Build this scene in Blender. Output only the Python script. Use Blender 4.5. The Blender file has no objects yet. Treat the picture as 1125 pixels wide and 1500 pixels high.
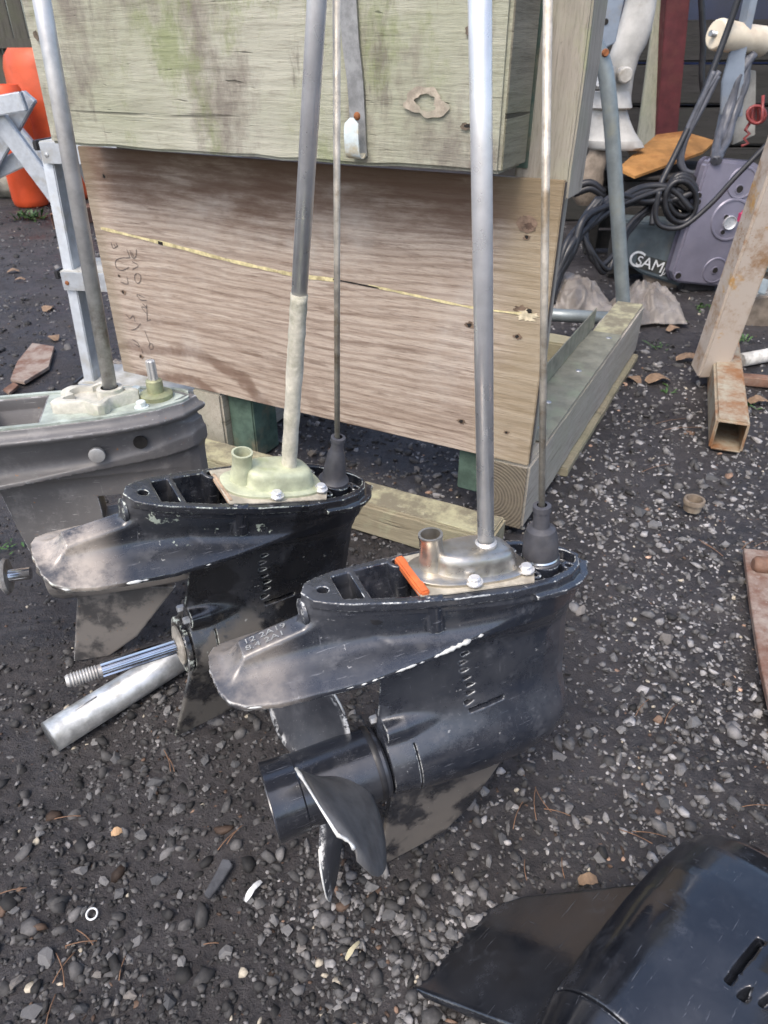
import bpy, bmesh, math, random
import numpy as np
import openvdb
from mathutils import Matrix, Vector, noise as mnoise

# ------------------------------------------------------------------ camera, world, sun, exposure
K = 0.82                      # metres per layout unit (layout unit = camera height above the yard)
SC = bpy.context.scene
COL = SC.collection
FPX, PITCH = 1040.0, math.radians(33.0)
cam_d = bpy.data.cameras.new('camera'); cam = bpy.data.objects.new('camera', cam_d); COL.objects.link(cam)
cam.location = (0, 0, 1.0*K); cam.rotation_euler = (math.pi/2 - PITCH, 0, 0)
cam_d.sensor_fit = 'HORIZONTAL'; cam_d.sensor_width = 36.0; cam_d.lens = 36.0*FPX/1125.0
cam_d.clip_start = 0.02; cam_d.clip_end = 300
cam_d.dof.use_dof = True; cam_d.dof.focus_distance = 0.93*K; cam_d.dof.aperture_fstop = 20.0
SC.camera = cam
SUN_EL, SUN_AZ = math.radians(56), math.radians(208)      # azimuth clockwise from +Y (behind the camera, to its left)
world = bpy.data.worlds.new('World'); SC.world = world; world.use_nodes = True
wn = world.node_tree; wn.nodes.clear()
sky = wn.nodes.new('ShaderNodeTexSky'); sky.sky_type = 'NISHITA'; sky.sun_disc = False
sky.sun_elevation = SUN_EL; sky.sun_rotation = SUN_AZ; sky.air_density = .9; sky.dust_density = 3.5; sky.ozone_density = .7
bg = wn.nodes.new('ShaderNodeBackground'); bg.inputs[1].default_value = 0.15
wo = wn.nodes.new('ShaderNodeOutputWorld')
wn.links.new(sky.outputs[0], bg.inputs[0]); wn.links.new(bg.outputs[0], wo.inputs[0])
sun_d = bpy.data.lights.new('sun', 'SUN'); sun_d.energy = 0.8; sun_d.angle = math.radians(25); sun_d.color = (1, .97, .92)
sun = bpy.data.objects.new('sun', sun_d); COL.objects.link(sun)
sdir = Vector((math.sin(SUN_AZ)*math.cos(SUN_EL), math.cos(SUN_AZ)*math.cos(SUN_EL), math.sin(SUN_EL)))
sun.rotation_euler = sdir.to_track_quat('Z', 'Y').to_euler(); sun.location = (0, -3, 6)
SC.view_settings.view_transform = 'Standard'; SC.view_settings.look = 'None'
SC.view_settings.exposure = 1.15; SC.view_settings.gamma = 1.0
SC.render.engine = 'CYCLES'; SC.cycles.max_bounces = 4; SC.cycles.use_denoising = True

R = random.Random(7); NR = np.random.default_rng(11)
# ------------------------------------------------------------------ photo pixel -> place (layout units)
cP, sP = math.cos(PITCH), math.sin(PITCH)
FW = np.array([0, cP, -sP]); UP = np.array([0, sP, cP]); RT = np.array([1., 0, 0]); CC = np.array([0, 0, 1.])
def ray(u, v): return FW + RT*(u-562.5)/FPX + UP*(750-v)/FPX
def at_z(u, v, z=0.0): r = ray(u, v); return CC + r*(z-1.0)/r[2]
def at_y(u, v, y): r = ray(u, v); return CC + r*y/r[1]
def on_plane(u, v, O, n): r = ray(u, v); return CC + r*np.dot(np.asarray(O)-CC, n)/np.dot(r, n)
def frame(head, pitch, roll):
    h, p, r = np.radians([head, pitch, roll])
    Rz = np.array([[np.cos(h), -np.sin(h), 0], [np.sin(h), np.cos(h), 0], [0, 0, 1]])
    Ry = np.array([[np.cos(p), 0, np.sin(p)], [0, 1, 0], [-np.sin(p), 0, np.cos(p)]])
    Rx = np.array([[1, 0, 0], [0, np.cos(r), -np.sin(r)], [0, np.sin(r), np.cos(r)]])
    return Rz@Ry@Rx

# ------------------------------------------------------------------ object helpers
def tag(o, label=None, cat=None, group=None, kind=None):
    if label: o['label'] = label
    if cat: o['category'] = cat
    if group: o['group'] = group
    if kind: o['kind'] = kind
    return o
def empty(name, loc=(0, 0, 0), rot=None, label=None, cat=None, group=None):
    o = bpy.data.objects.new(name, None); COL.objects.link(o); o.empty_display_size = .05
    m = Matrix.Identity(4)
    if rot is not None: m = Matrix([list(r) for r in rot]).to_4x4()
    m.translation = Vector([c*K for c in loc]); o.matrix_world = m
    return tag(o, label, cat, group)
def link(name, me, mat, parent=None, smooth=False):
    o = bpy.data.objects.new(name, me); COL.objects.link(o)
    if mat and not me.materials: me.materials.append(mat)
    elif mat and me.materials[0] != mat:
        o.material_slots[0].link = 'OBJECT'; o.material_slots[0].material = mat
    if smooth: me.polygons.foreach_set('use_smooth', np.ones(len(me.polygons), bool))
    if parent: o.parent = parent
    return o
def mk(name, V, F, mat, parent=None, smooth=False, loc=None):
    me = bpy.data.meshes.new(name)
    V = np.asarray(V, float)*K
    me.from_pydata(V.tolist(), [], [tuple(int(i) for i in f) for f in F]); me.update()
    o = link(name, me, mat, parent, smooth)
    if loc is not None: o.location = [c*K for c in loc]
    return o
def np_mesh(name, V, Q):
    me = bpy.data.meshes.new(name); V = np.asarray(V, np.float32); Q = np.asarray(Q, np.int32); n = Q.shape[1]
    me.vertices.add(len(V)); me.vertices.foreach_set('co', V.ravel())
    me.loops.add(Q.size); me.loops.foreach_set('vertex_index', Q.ravel())
    me.polygons.add(len(Q)); me.polygons.foreach_set('loop_start', np.arange(0, Q.size, n, dtype=np.int32))
    me.polygons.foreach_set('loop_total', np.full(len(Q), n, np.int32))
    me.update(calc_edges=True); me.validate(); return me
def bm_out(name, bm, mat, parent=None, smooth=False, auto=None):
    me = bpy.data.meshes.new(name); bm.to_mesh(me); bm.free()
    me.transform(Matrix.Scale(K, 4)); o = link(name, me, mat, parent, smooth); return o
def box(name, x0, x1, y0, y1, z0, z1, mat, parent=None, bev=.003, seg=2, cuts=0, jit=0.0, xf=None, seed=0):
    bm = bmesh.new(); bmesh.ops.create_cube(bm, size=1)
    for v in bm.verts: v.co = Vector(((x0+x1)/2+v.co.x*(x1-x0), (y0+y1)/2+v.co.y*(y1-y0), (z0+z1)/2+v.co.z*(z1-z0)))
    if cuts:
        ax = max(range(3), key=lambda i: (x1-x0, y1-y0, z1-z0)[i])
        es = [e for e in bm.edges if abs((e.verts[0].co-e.verts[1].co)[ax]) > 1e-6]
        bmesh.ops.subdivide_edges(bm, edges=es, cuts=cuts)
    if bev: bmesh.ops.bevel(bm, geom=[e for e in bm.edges if e.calc_face_angle(0) > .5], offset=bev, segments=seg, affect='EDGES')
    if jit:
        for v in bm.verts:
            n = mnoise.noise_vector(v.co*14+Vector((seed*7.3, 3.1, seed))); v.co += n*jit
    if xf is not None: bmesh.ops.transform(bm, matrix=xf, verts=bm.verts)
    return bm_out(name, bm, mat, parent)
def tube_geo(pts, rad, n=12, cap=True):
    pts = [np.asarray(p, float) for p in pts]; m = len(pts)
    rad = [rad]*m if np.isscalar(rad) else rad
    V = []; F = []; ref = None
    for i, p in enumerate(pts):
        t = pts[min(i+1, m-1)]-pts[max(i-1, 0)]; t = t/np.linalg.norm(t)
        if ref is None: ref = np.cross(t, [0, 0, 1.]) if abs(t[2]) < .9 else np.cross(t, [1., 0, 0])
        a = ref-t*np.dot(ref, t); a /= np.linalg.norm(a); ref = a; b = np.cross(t, a)
        for k in range(n):
            q = 2*math.pi*k/n; V.append(p+rad[i]*(math.cos(q)*a+math.sin(q)*b))
    for i in range(m-1):
        for k in range(n): F.append((i*n+k, i*n+(k+1) % n, (i+1)*n+(k+1) % n, (i+1)*n+k))
    if cap: F.append(tuple(range(n))[::-1]); F.append(tuple((m-1)*n+k for k in range(n)))
    return V, F
def tube(name, pts, rad, mat, parent=None, n=12, cap=True):
    V, F = tube_geo(pts, rad, n, cap); o = mk(name, V, F, mat, parent)
    sm = np.array([len(p.vertices) == 4 for p in o.data.polygons]); o.data.polygons.foreach_set('use_smooth', sm); return o
def smooth_path(pts, k=6):
    pts = [np.asarray(p, float) for p in pts]; P = [pts[0]*2-pts[1]]+pts+[pts[-1]*2-pts[-2]]; out = []
    for i in range(1, len(P)-2):
        for j in range(k):
            t = j/k; a, b, c, d = P[i-1:i+3]
            out.append(.5*((2*b)+(-a+c)*t+(2*a-5*b+4*c-d)*t*t+(-a+3*b-3*c+d)*t**3))
    out.append(pts[-1]); return out
def lathe_geo(prof, n=32, axis='z', o=(0, 0, 0), close=False):
    V = []; F = []
    for (r, h) in prof:
        for k in range(n):
            q = 2*math.pi*k/n; c, s = r*math.cos(q), r*math.sin(q)
            V.append({'z': (o[0]+c, o[1]+s, o[2]+h), 'x': (o[0]+h, o[1]+c, o[2]+s), 'y': (o[0]+s, o[1]+h, o[2]+c)}[axis])
    m = len(prof)
    for i in range(m-1):
        for k in range(n): F.append((i*n+k, i*n+(k+1) % n, (i+1)*n+(k+1) % n, (i+1)*n+k))
    if close: F.append(tuple(range(n))[::-1]); F.append(tuple((m-1)*n+k for k in range(n)))
    return V, F
def lathe(name, prof, mat, parent=None, n=32, axis='z', o=(0, 0, 0), close=True, ang=40):
    V, F = lathe_geo(prof, n, axis, o, close); ob = mk(name, V, F, mat, parent); fix(ob.data); soft(ob, ang); return ob
def fix(me):
    bm = bmesh.new(); bm.from_mesh(me); bmesh.ops.recalc_face_normals(bm, faces=bm.faces); bm.to_mesh(me); bm.free()
def soft(o, ang=40):
    me = o.data; me.polygons.foreach_set('use_smooth', np.ones(len(me.polygons), bool))
    bm = bmesh.new(); bm.from_mesh(me)
    for e in bm.edges:
        if len(e.link_faces) == 2 and e.calc_face_angle(0) > math.radians(ang): e.smooth = False
    bm.to_mesh(me); bm.free()
def rings(name, RG, mat, parent=None, ang=45, cap=(True, True)):
    n = len(RG[0]); V = [p for r in RG for p in r]; F = []
    for i in range(len(RG)-1):
        for k in range(n): F.append((i*n+k, i*n+(k+1) % n, (i+1)*n+(k+1) % n, (i+1)*n+k))
    if cap[0]: F.append(tuple(range(n))[::-1])
    if cap[1]: F.append(tuple((len(RG)-1)*n+k for k in range(n)))
    o = mk(name, V, F, mat, parent); fix(o.data); soft(o, ang); return o
def poly_prism(name, pts2, z0, z1, mat, parent=None, xf=None, bev=0.0):
    bm = bmesh.new(); vs = [bm.verts.new((x, y, z0)) for x, y in pts2]; f = bm.faces.new(vs)
    r = bmesh.ops.extrude_face_region(bm, geom=[f])
    for v in [g for g in r['geom'] if isinstance(g, bmesh.types.BMVert)]: v.co.z = z1
    bmesh.ops.recalc_face_normals(bm, faces=bm.faces)
    if bev: bmesh.ops.bevel(bm, geom=[e for e in bm.edges if e.calc_face_angle(0) > .6], offset=bev, segments=2, affect='EDGES')
    if xf is not None: bmesh.ops.transform(bm, matrix=xf, verts=bm.verts)
    return bm_out(name, bm, mat, parent)
def text_mesh(body, size):
    cu = bpy.data.curves.new('lettering', 'FONT'); cu.body = body; cu.size = size; cu.align_x = 'LEFT'; cu.extrude = 0.0004
    ob = bpy.data.objects.new('lettering', cu); COL.objects.link(ob)
    dg = bpy.context.evaluated_depsgraph_get(); me = bpy.data.meshes.new_from_object(ob.evaluated_get(dg))
    bpy.data.objects.remove(ob); return me
def mat4(ex, ey, ez, o): return Matrix(((ex[0], ey[0], ez[0], o[0]), (ex[1], ey[1], ez[1], o[1]), (ex[2], ey[2], ez[2], o[2]), (0, 0, 0, 1)))

# ------------------------------------------------------------------ materials
class NT:
    def __init__(s, name, rough=.6, metal=0., spec=.5):
        s.m = bpy.data.materials.new(name); s.m.use_nodes = True; s.t = s.m.node_tree
        s.b = s.t.nodes['Principled BSDF']; s.b.inputs['Roughness'].default_value = rough; s.b.inputs['Metallic'].default_value = metal
        s.b.inputs['Specular IOR Level'].default_value = spec
        s.tc = s.t.nodes.new('ShaderNodeTexCoord').outputs['Object']
    def _in(s, sock, v):
        if isinstance(v, bpy.types.NodeSocket): s.t.links.new(v, sock)
        elif isinstance(v, (tuple, list)) and len(v) == 3 and sock.type == 'RGBA': sock.default_value = (*v, 1)
        else: sock.default_value = v
    def map(s, sc=(1, 1, 1), loc=(0, 0, 0), rot=(0, 0, 0), vec=None):
        n = s.t.nodes.new('ShaderNodeMapping'); s._in(n.inputs['Vector'], vec or s.tc)
        n.inputs['Scale'].default_value = sc; n.inputs['Location'].default_value = loc; n.inputs['Rotation'].default_value = rot
        return n.outputs[0]
    def noise(s, scale, det=4, rough=.55, vec=None, dist=0., col=False):
        n = s.t.nodes.new('ShaderNodeTexNoise'); s._in(n.inputs['Vector'], vec or s.tc)
        n.inputs['Scale'].default_value = scale; n.inputs['Detail'].default_value = det; n.inputs['Roughness'].default_value = rough
        n.inputs['Distortion'].default_value = dist; return n.outputs['Color' if col else 'Fac']
    def vor(s, scale, vec=None, feat='F1'):
        n = s.t.nodes.new('ShaderNodeTexVoronoi'); s._in(n.inputs['Vector'], vec or s.tc); n.feature = feat
        n.inputs['Scale'].default_value = scale; return n.outputs['Distance']
    def wave(s, scale, dist=2., det=2, dsc=1., vec=None, typ='BANDS', dr='X'):
        n = s.t.nodes.new('ShaderNodeTexWave'); s._in(n.inputs['Vector'], vec or s.tc); n.wave_type = typ
        if typ == 'BANDS': n.bands_direction = dr
        else: n.rings_direction = dr
        n.inputs['Scale'].default_value = scale; n.inputs['Distortion'].default_value = dist
        n.inputs['Detail'].default_value = det; n.inputs['Detail Scale'].default_value = dsc; return n.outputs['Fac']
    def ramp(s, fac, lo, hi, a=0., b=1.):
        n = s.t.nodes.new('ShaderNodeMapRange'); n.interpolation_type = 'SMOOTHSTEP'; s._in(n.inputs[0], fac)
        for i, v in enumerate((lo, hi, a, b)): n.inputs[i+1].default_value = v
        return n.outputs[0]
    def mix(s, f, a, b, mode='MIX'):
        n = s.t.nodes.new('ShaderNodeMix'); n.data_type = 'RGBA'; n.blend_type = mode
        s._in(n.inputs[0], f); s._in(n.inputs[6], a); s._in(n.inputs[7], b); return n.outputs[2]
    def math(s, op, a, b=0.):
        n = s.t.nodes.new('ShaderNodeMath'); n.operation = op; s._in(n.inputs[0], a); s._in(n.inputs[1], b); return n.outputs[0]
    def xyz(s, vec=None):
        n = s.t.nodes.new('ShaderNodeSeparateXYZ'); s._in(n.inputs[0], vec or s.tc); return n.outputs
    def point(s): return s.t.nodes.new('ShaderNodeNewGeometry').outputs['Pointiness']
    def rnd(s): return s.t.nodes.new('ShaderNodeObjectInfo').outputs['Random']
    def attr(s, name):
        n = s.t.nodes.new('ShaderNodeAttribute'); n.attribute_name = name; return n.outputs['Color']
    def bump(s, h, st=.3, d=.002):
        n = s.t.nodes.new('ShaderNodeBump'); s._in(n.inputs['Height'], h); n.inputs['Strength'].default_value = st; n.inputs['Distance'].default_value = d
        s.t.links.new(n.outputs[0], s.b.inputs['Normal']); return n
    def base(s, v): s._in(s.b.inputs['Base Color'], v); return s
    def rough(s, v): s._in(s.b.inputs['Roughness'], v); return s
    def metal(s, v): s._in(s.b.inputs['Metallic'], v); return s
def plain(name, col, rough=.6, metal=0., var=.25, scale=30, bump=.0, spec=.5, dirt=None):
    n = NT(name, rough, metal, spec); f = n.noise(scale, 6, .65)
    c2 = tuple(c*(1-var) for c in col); c1 = tuple(min(1, c*(1+var)) for c in col)
    c = n.mix(n.ramp(f, .3, .7), c2, c1)
    if dirt: c = n.mix(n.ramp(n.noise(scale*.35, 8, .7), .5, .68), c, dirt)
    n.base(c); n.rough(n.ramp(n.noise(scale*2.2, 5), .25, .75, max(.03, rough-.12), min(1, rough+.12)))
    if bump: n.bump(n.noise(scale*6, 6, .7), bump, .0015)
    return n.m
def wood(name, cols, gs=1.0, axis=0, moss=None, crack=.5, ring=None, dark=.35, stain=None):
    """weathered timber: long grain along `axis`, light/dark bands, fine fibres, checks, optional moss and stains"""
    n = NT(name, .8, 0, .2)
    def st(cross, along, loc=(0, 0, 0)):
        sc = [cross*gs]*3; sc[axis] = along*gs; return n.map(tuple(sc), loc)
    g1 = n.noise(1.3, 5, .6, st(22, 1.1), .6); g2 = n.noise(1.6, 6, .65, st(75, 5), .3); g3 = n.noise(1.5, 6, .78, st(230, 19, (5, 1, 2)))
    c = n.mix(n.ramp(g1, .3, .72), cols[0], cols[1]); c = n.mix(n.ramp(g2, .48, .75, 0, .8), c, cols[2])
    big = n.noise(3.2*gs, 6, .65); c = n.mix(n.ramp(big, .42, .66, 0, .7), c, cols[3])
    if stain:
        sm = n.noise(stain[1], 8, .72, n.map((1, 1, .55), (9, 2, 4))); c = n.mix(n.ramp(sm, .46, .62, 0, stain[2]), c, stain[0])
        sm2 = n.noise(stain[1]*3, 7, .7, n.map((1.3, 1, .4), (1, 7, 3))); c = n.mix(n.ramp(sm2, .56, .68, 0, stain[2]*.8), c, tuple(q*.8 for q in stain[0]))
    if moss: c = n.mix(n.ramp(n.noise(moss[1], 9, .75, n.map((1, 1, .6), (4, 7, 2))), moss[2], moss[2]+.14, 0, moss[3]), c, moss[0])
    c = n.mix(n.ramp(g3, .48, .70, 0, .62), c, n.mix(1.0, c, (.52, .50, .47), 'MULTIPLY')); c = n.mix(n.ramp(g3, .46, .26, 0, .35), c, n.mix(1.0, c, (1.35, 1.35, 1.35), 'MULTIPLY'))
    cr = n.noise(1.2, 3, .5, st(46, 1.5, (3, 5, 1)), .4); crm = n.ramp(cr, .66, .72); c = n.mix(n.math('MULTIPLY', crm, crack), c, tuple(q*dark for q in cols[2]))
    ck = n.ramp(n.noise(1.0, 2, .5, st(150, 22, (2, 2, 9)), .3), .71, .78); c = n.mix(n.math('MULTIPLY', ck, .6*crack+.1), c, tuple(q*.25 for q in cols[2]))
    n.base(c); h = n.math('SUBTRACT', n.math('ADD', n.math('MULTIPLY', g3, .7), g2), n.math('MULTIPLY', n.math('ADD', crm, ck), 1.0))
    n.bump(h, .6, .003); return n.m
# ------------------------------------------------------------------ ground
def vhash(ix, iy, s): 
    h = (ix*374761393 + iy*668265263 + s*974711) & 0x7fffffff; h = ((h ^ (h >> 13))*1274126177) & 0x7fffffff
    return ((h ^ (h >> 16)) & 0xffff)/65535.0
def vnoise(x, y, s=0):
    ix = np.floor(x).astype(np.int64); iy = np.floor(y).astype(np.int64); fx = x-ix; fy = y-iy
    fx = fx*fx*(3-2*fx); fy = fy*fy*(3-2*fy)
    a = vhash(ix, iy, s); b = vhash(ix+1, iy, s); c = vhash(ix, iy+1, s); d = vhash(ix+1, iy+1, s)
    return (a*(1-fx)+b*fx)*(1-fy)+(c*(1-fx)+d*fx)*fy
def fbm(x, y, s=0, o=4):
    r = 0; a = .5; t = 0
    for i in range(o): r = r+a*vnoise(x, y, s+i*17); t += a; x = x*2.03+5.1; y = y*2.03+1.7; a *= .5
    return r/t
def hgt(x, y):
    x = np.asarray(x, float); y = np.asarray(y, float); near = np.exp(-((x*x+(y-1)**2)/14.0))
    return (.018*(fbm(x*3.2, y*3.2, 1, 3)-.5)+.016*(fbm(x*22, y*22, 5, 3)-.5)*near+.007*(fbm(x*75, y*75, 9, 2)-.5)*near) - .002
def mud_mat():
    n = NT('wet_black_mud', .5, 0, .5)
    a = n.noise(5, 8, .65); b = n.noise(60, 8, .7); c = n.noise(260, 5, .7)
    col = n.mix(n.ramp(b, .3, .7), (.009, .008, .009), (.042, .037, .036))
    col = n.mix(n.ramp(a, .4, .65, 0, .75), col, (.047, .042, .042))
    col = n.mix(n.ramp(c, .62, .7, 0, .55), col, (.16, .15, .15))
    col = n.mix(n.ramp(n.noise(130, 3, .6, n.map((1, 1, 1), (3, 1, 8))), .68, .73, 0, .7), col, (.15, .085, .05))
    n.base(col); n.rough(n.ramp(n.noise(7, 5, .6, n.map((1, 1, 1), (1, 4, 2))), .35, .68, .34, .85))
    n.bump(n.math('ADD', n.math('MULTIPLY', b, 1.), n.math('MULTIPLY', c, .5)), .9, .006); return n.m
def stone_mat():
    n = NT('grey_stone', .72, 0, .3); at = n.attr('tint'); f = n.noise(120, 5, .7)
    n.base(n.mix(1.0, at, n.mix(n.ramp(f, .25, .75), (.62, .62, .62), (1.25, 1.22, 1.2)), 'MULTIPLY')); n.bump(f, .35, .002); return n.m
def stone_mat2():
    n = NT('loose_grey_stone', .74, 0, .3); f = n.noise(90, 6, .7); r = n.rnd()
    c = n.mix(r, (.06, .061, .064), (.21, .205, .2)); c = n.mix(n.ramp(n.math('FRACT', n.math('MULTIPLY', r, 17.)), .8, .9, 0, .4), c, (.20, .165, .13))
    n.base(n.mix(1.0, c, n.mix(n.ramp(f, .25, .75), (.65, .65, .65), (1.2, 1.2, 1.2)), 'MULTIPLY')); n.bump(f, .4, .003); return n.m
M_MUD, M_STONE, M_STONE2 = mud_mat(), stone_mat(), stone_mat2()
def ground():
    N = 380; s = np.linspace(-1, 1, N); k = 6.3
    gx = 45*np.sinh(k*s)/np.sinh(k); gy = .95+45*np.sinh(k*s)/np.sinh(k)
    X, Y = np.meshgrid(gx, gy, indexing='ij'); Z = hgt(X, Y)
    i = np.arange(N*N).reshape(N, N)
    Q = np.stack([i[:-1, :-1], i[1:, :-1], i[1:, 1:], i[:-1, 1:]], -1).reshape(-1, 4)
    me = np_mesh('ground', np.stack([X, Y, Z], -1).reshape(-1, 3)*K, Q)
    return tag(link('ground', me, M_MUD, None, True), kind='structure')
GROUND = ground()
def stone_shape(seed, sub=1, cuts=9):
    rr = random.Random(seed); bm = bmesh.new(); bmesh.ops.create_icosphere(bm, subdivisions=sub, radius=1)
    pl = []
    for _ in range(cuts):
        z = rr.uniform(-1, 1); a = rr.uniform(0, 6.283); q = math.sqrt(1-z*z); pl.append((Vector((q*math.cos(a), q*math.sin(a), z)), rr.uniform(.34, .70)))
    for v in bm.verts:
        for n, d in pl:
            e = v.co.dot(n)-d
            if e > 0: v.co -= n*e*.92
        v.co += Vector((rr.uniform(-1, 1), rr.uniform(-1, 1), rr.uniform(-1, 1)))*.035
    s = Vector((rr.uniform(.95, 1.3), rr.uniform(.75, 1.05), rr.uniform(.5, .8)))
    for v in bm.verts: v.co = Vector((v.co.x*s.x, v.co.y*s.y, v.co.z*s.z))
    bm.verts.ensure_lookup_table(); V = np.array([v.co[:] for v in bm.verts]); F = np.array([[v.index for v in f.verts] for f in bm.faces]); bm.free()
    return V, F
# thick gravel patches (place in the yard, radius, weight)
PATCH = [(at_z(620, 1400), .13, .75), (at_z(520, 1330), .11, .5), (at_z(470, 1300), .1, .4), (at_z(180, 1130), .22, .45), (at_z(950, 620), .5, .9), (at_z(1060, 760), .45, .9), (at_z(900, 760), .3, .7), (at_z(560, 640), .4, 1.),
         (at_z(1000, 950), .25, .55), (at_z(870, 640), .3, .7), (at_z(70, 1450), .2, .4), (at_z(330, 1050), .16, .7), (at_z(640, 1490), .12, .9), (at_z(440, 640), .4, .9), (at_z(690, 1150), .1, .3)]
def density(x, y):
    d = .035+.55*np.clip(fbm(x*3.1, y*3.1, 31, 4)*3.2-1.45, 0, 1)
    d = d*np.where(x < -.15, .8, 1)
    for c, r, w in PATCH: d = d+.75*w*np.exp(-((x-c[0])**2+(y-c[1])**2)/(r*r))
    d = d+.34*np.clip((y-1.7)/.6, 0, 1)
    return np.clip(d*(.45+1.1*fbm(x*13, y*13, 57, 2)), 0, 1)
def gravel(N=210000, lo=.0030):
    y = np.exp(NR.uniform(math.log(.24), math.log(7.5), N)); x = NR.uniform(-1, 1, N)*(.62*y+.38)
    dn = density(x, y); r = lo*(1-NR.uniform(0, 1, N)*.985)**(-1/1.75); r = np.clip(r, lo, .0145)*(1+.2*np.clip(y-1, 0, 5))
    fine = r < .0045
    keep = NR.uniform(0, 1, N) < np.where(fine, .12+.30*dn, dn*.30)
    x, y, r, dn = x[keep], y[keep], r[keep], dn[keep]; n = len(x)
    Vs = []; Fs = []; Cs = []; off = 0; shapes = []
    for i in range(16):
        V, F = stone_shape(300+i, 1 if i < 8 else 0, 7 if i < 8 else 0)
        if i >= 8: V = V*NR.uniform(.6, 1.3, (len(V), 1))
        shapes.append((V, F))
    sid = np.where(r/(1+.2*np.clip(y-1, 0, 5)) > .0062, NR.integers(0, 8, n), NR.integers(8, 16, n)); wet = fbm(x*2.3, y*2.3, 71, 3)
    for i, (V, F) in enumerate(shapes):
        m = sid == i; k = int(m.sum())
        a = NR.uniform(0, 6.283, k); b = NR.normal(0, .5, k); ca, sa, cb, sb = np.cos(a), np.sin(a), np.cos(b), np.sin(b)
        P = np.repeat(V[None], k, 0)*r[m][:, None, None]*NR.uniform(.75, 1.3, (k, 1, 3))
        xx = P[..., 0]; zz = P[..., 2]; P0 = xx*cb[:, None]-zz*sb[:, None]; P2 = xx*sb[:, None]+zz*cb[:, None]; P1 = P[..., 1]
        Q = np.stack([P0*ca[:, None]-P1*sa[:, None]+x[m][:, None], P0*sa[:, None]+P1*ca[:, None]+y[m][:, None], P2+(hgt(x[m], y[m])+r[m]*NR.uniform(-.5, .28, k))[:, None]], -1)
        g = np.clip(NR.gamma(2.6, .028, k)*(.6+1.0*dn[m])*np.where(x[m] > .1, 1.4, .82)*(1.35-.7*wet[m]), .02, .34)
        hue = NR.uniform(0, 1, k); C = np.stack([g*1.02, g*1.0, g*.99], -1)
        red = hue > .975; C[red] = np.stack([g*1.5, g*1.0, g*.72], -1)[red]; pale = hue < .010; C[pale] = [.42, .38, .30]
        Vs.append(Q.reshape(-1, 3)); Cs.append(np.repeat(C, V.shape[0], 0))
        Fs.append((F[None]+(off+np.arange(k)*len(V))[:, None, None]).reshape(-1, 3)); off += k*len(V)
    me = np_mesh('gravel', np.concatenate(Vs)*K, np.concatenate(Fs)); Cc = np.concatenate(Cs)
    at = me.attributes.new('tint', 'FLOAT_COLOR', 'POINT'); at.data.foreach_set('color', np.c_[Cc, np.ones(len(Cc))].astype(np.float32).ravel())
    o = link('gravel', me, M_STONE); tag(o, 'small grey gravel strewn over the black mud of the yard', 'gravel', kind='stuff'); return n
NG = gravel()
# the largest loose stones, one by one (photo pixel, diameter in photo pixels)
BIG = [(935, 747, 30), (980, 937, 30), (1015, 1062, 34), (1072, 1176, 27), (815, 1108, 26), (812, 890, 20), (737, 1228, 24), (745, 1178, 18), (715, 1262, 22), (710, 1158, 22), (735, 1338, 20), (752, 1318, 28), (668, 1335, 24),
       (690, 1350, 20), (662, 1372, 22), (720, 1375, 18), (700, 1395, 20), (680, 1405, 26), (650, 1390, 18), (735, 1402, 18), (752, 1368, 16), (620, 1340, 18), (640, 1430, 16), (570, 1340, 22), (530, 1330, 18), (500, 1310, 22), (490, 1280, 24),
       (545, 1300, 22), (975, 1175, 22), (985, 1212, 24), (862, 1200, 18), (880, 1255, 18), (930, 1140, 16), (900, 960, 20), (905, 1010, 24), (1000, 905, 20), (1040, 700, 22), (850, 895, 22), (845, 870, 18), (960, 770, 22), (1000, 790, 18),
       (1060, 800, 20), (225, 1145, 26), (170, 1110, 22), (140, 1090, 16), (300, 1115, 20), (325, 1090, 18), (345, 1120, 16), (205, 1225, 24), (235, 1290, 26), (120, 1275, 24), (150, 1290, 20), (220, 1160, 22), (70, 1405, 26), (25, 1440, 24),
       (45, 1480, 28), (120, 1480, 22), (250, 1470, 26), (190, 1455, 20), (330, 1395, 22), (265, 1180, 20), (420, 1365, 20), (440, 1388, 18), (560, 1408, 18), (580, 1420, 16), (455, 665, 20), (610, 690, 18), (640, 700, 18), (450, 1235, 16)]
def big_stones():
    shapes = []
    for i in range(16):
        V, F = stone_shape(500+i, 1, 9); me = bpy.data.meshes.new('stone'); me.from_pydata((V*.5*K).tolist(), [], F.tolist()); me.materials.append(M_STONE2); shapes.append(me)
    spots = [(*at_z(u, v), d) for u, v, d in BIG]; spots = [(x, y, d/FPX*math.hypot(x, math.hypot(y, 1))*.98) for x, y, z, d in spots]
    t = 0
    while len(spots) < 298 and t < 20000:
        t += 1; y = math.exp(R.uniform(math.log(.4), math.log(2.6))); x = R.uniform(-1, 1)*(.5*y+.28)
        if R.random() > float(density(np.array([x]), np.array([y]))[0])*.9: continue
        d = R.uniform(.011, .021)*(1+.25*max(0, y-.8))
        if all((x-a)**2+(y-b)**2 > (.6*(d+c))**2 for a, b, c in spots): spots.append((x, y, d))
    for i, (x, y, d) in enumerate(spots):
        o = bpy.data.objects.new('stone', shapes[i % 16]); COL.objects.link(o); o.parent = GROUND
        o.location = (x*K, y*K, (float(hgt(x, y))+d*.12)*K); o.scale = (d, d*R.uniform(.85, 1.1), d*R.uniform(.85, 1.15)); o.rotation_euler = (R.uniform(-.3, .3), R.uniform(-.3, .3), R.uniform(0, 6.28))
big_stones()

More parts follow.
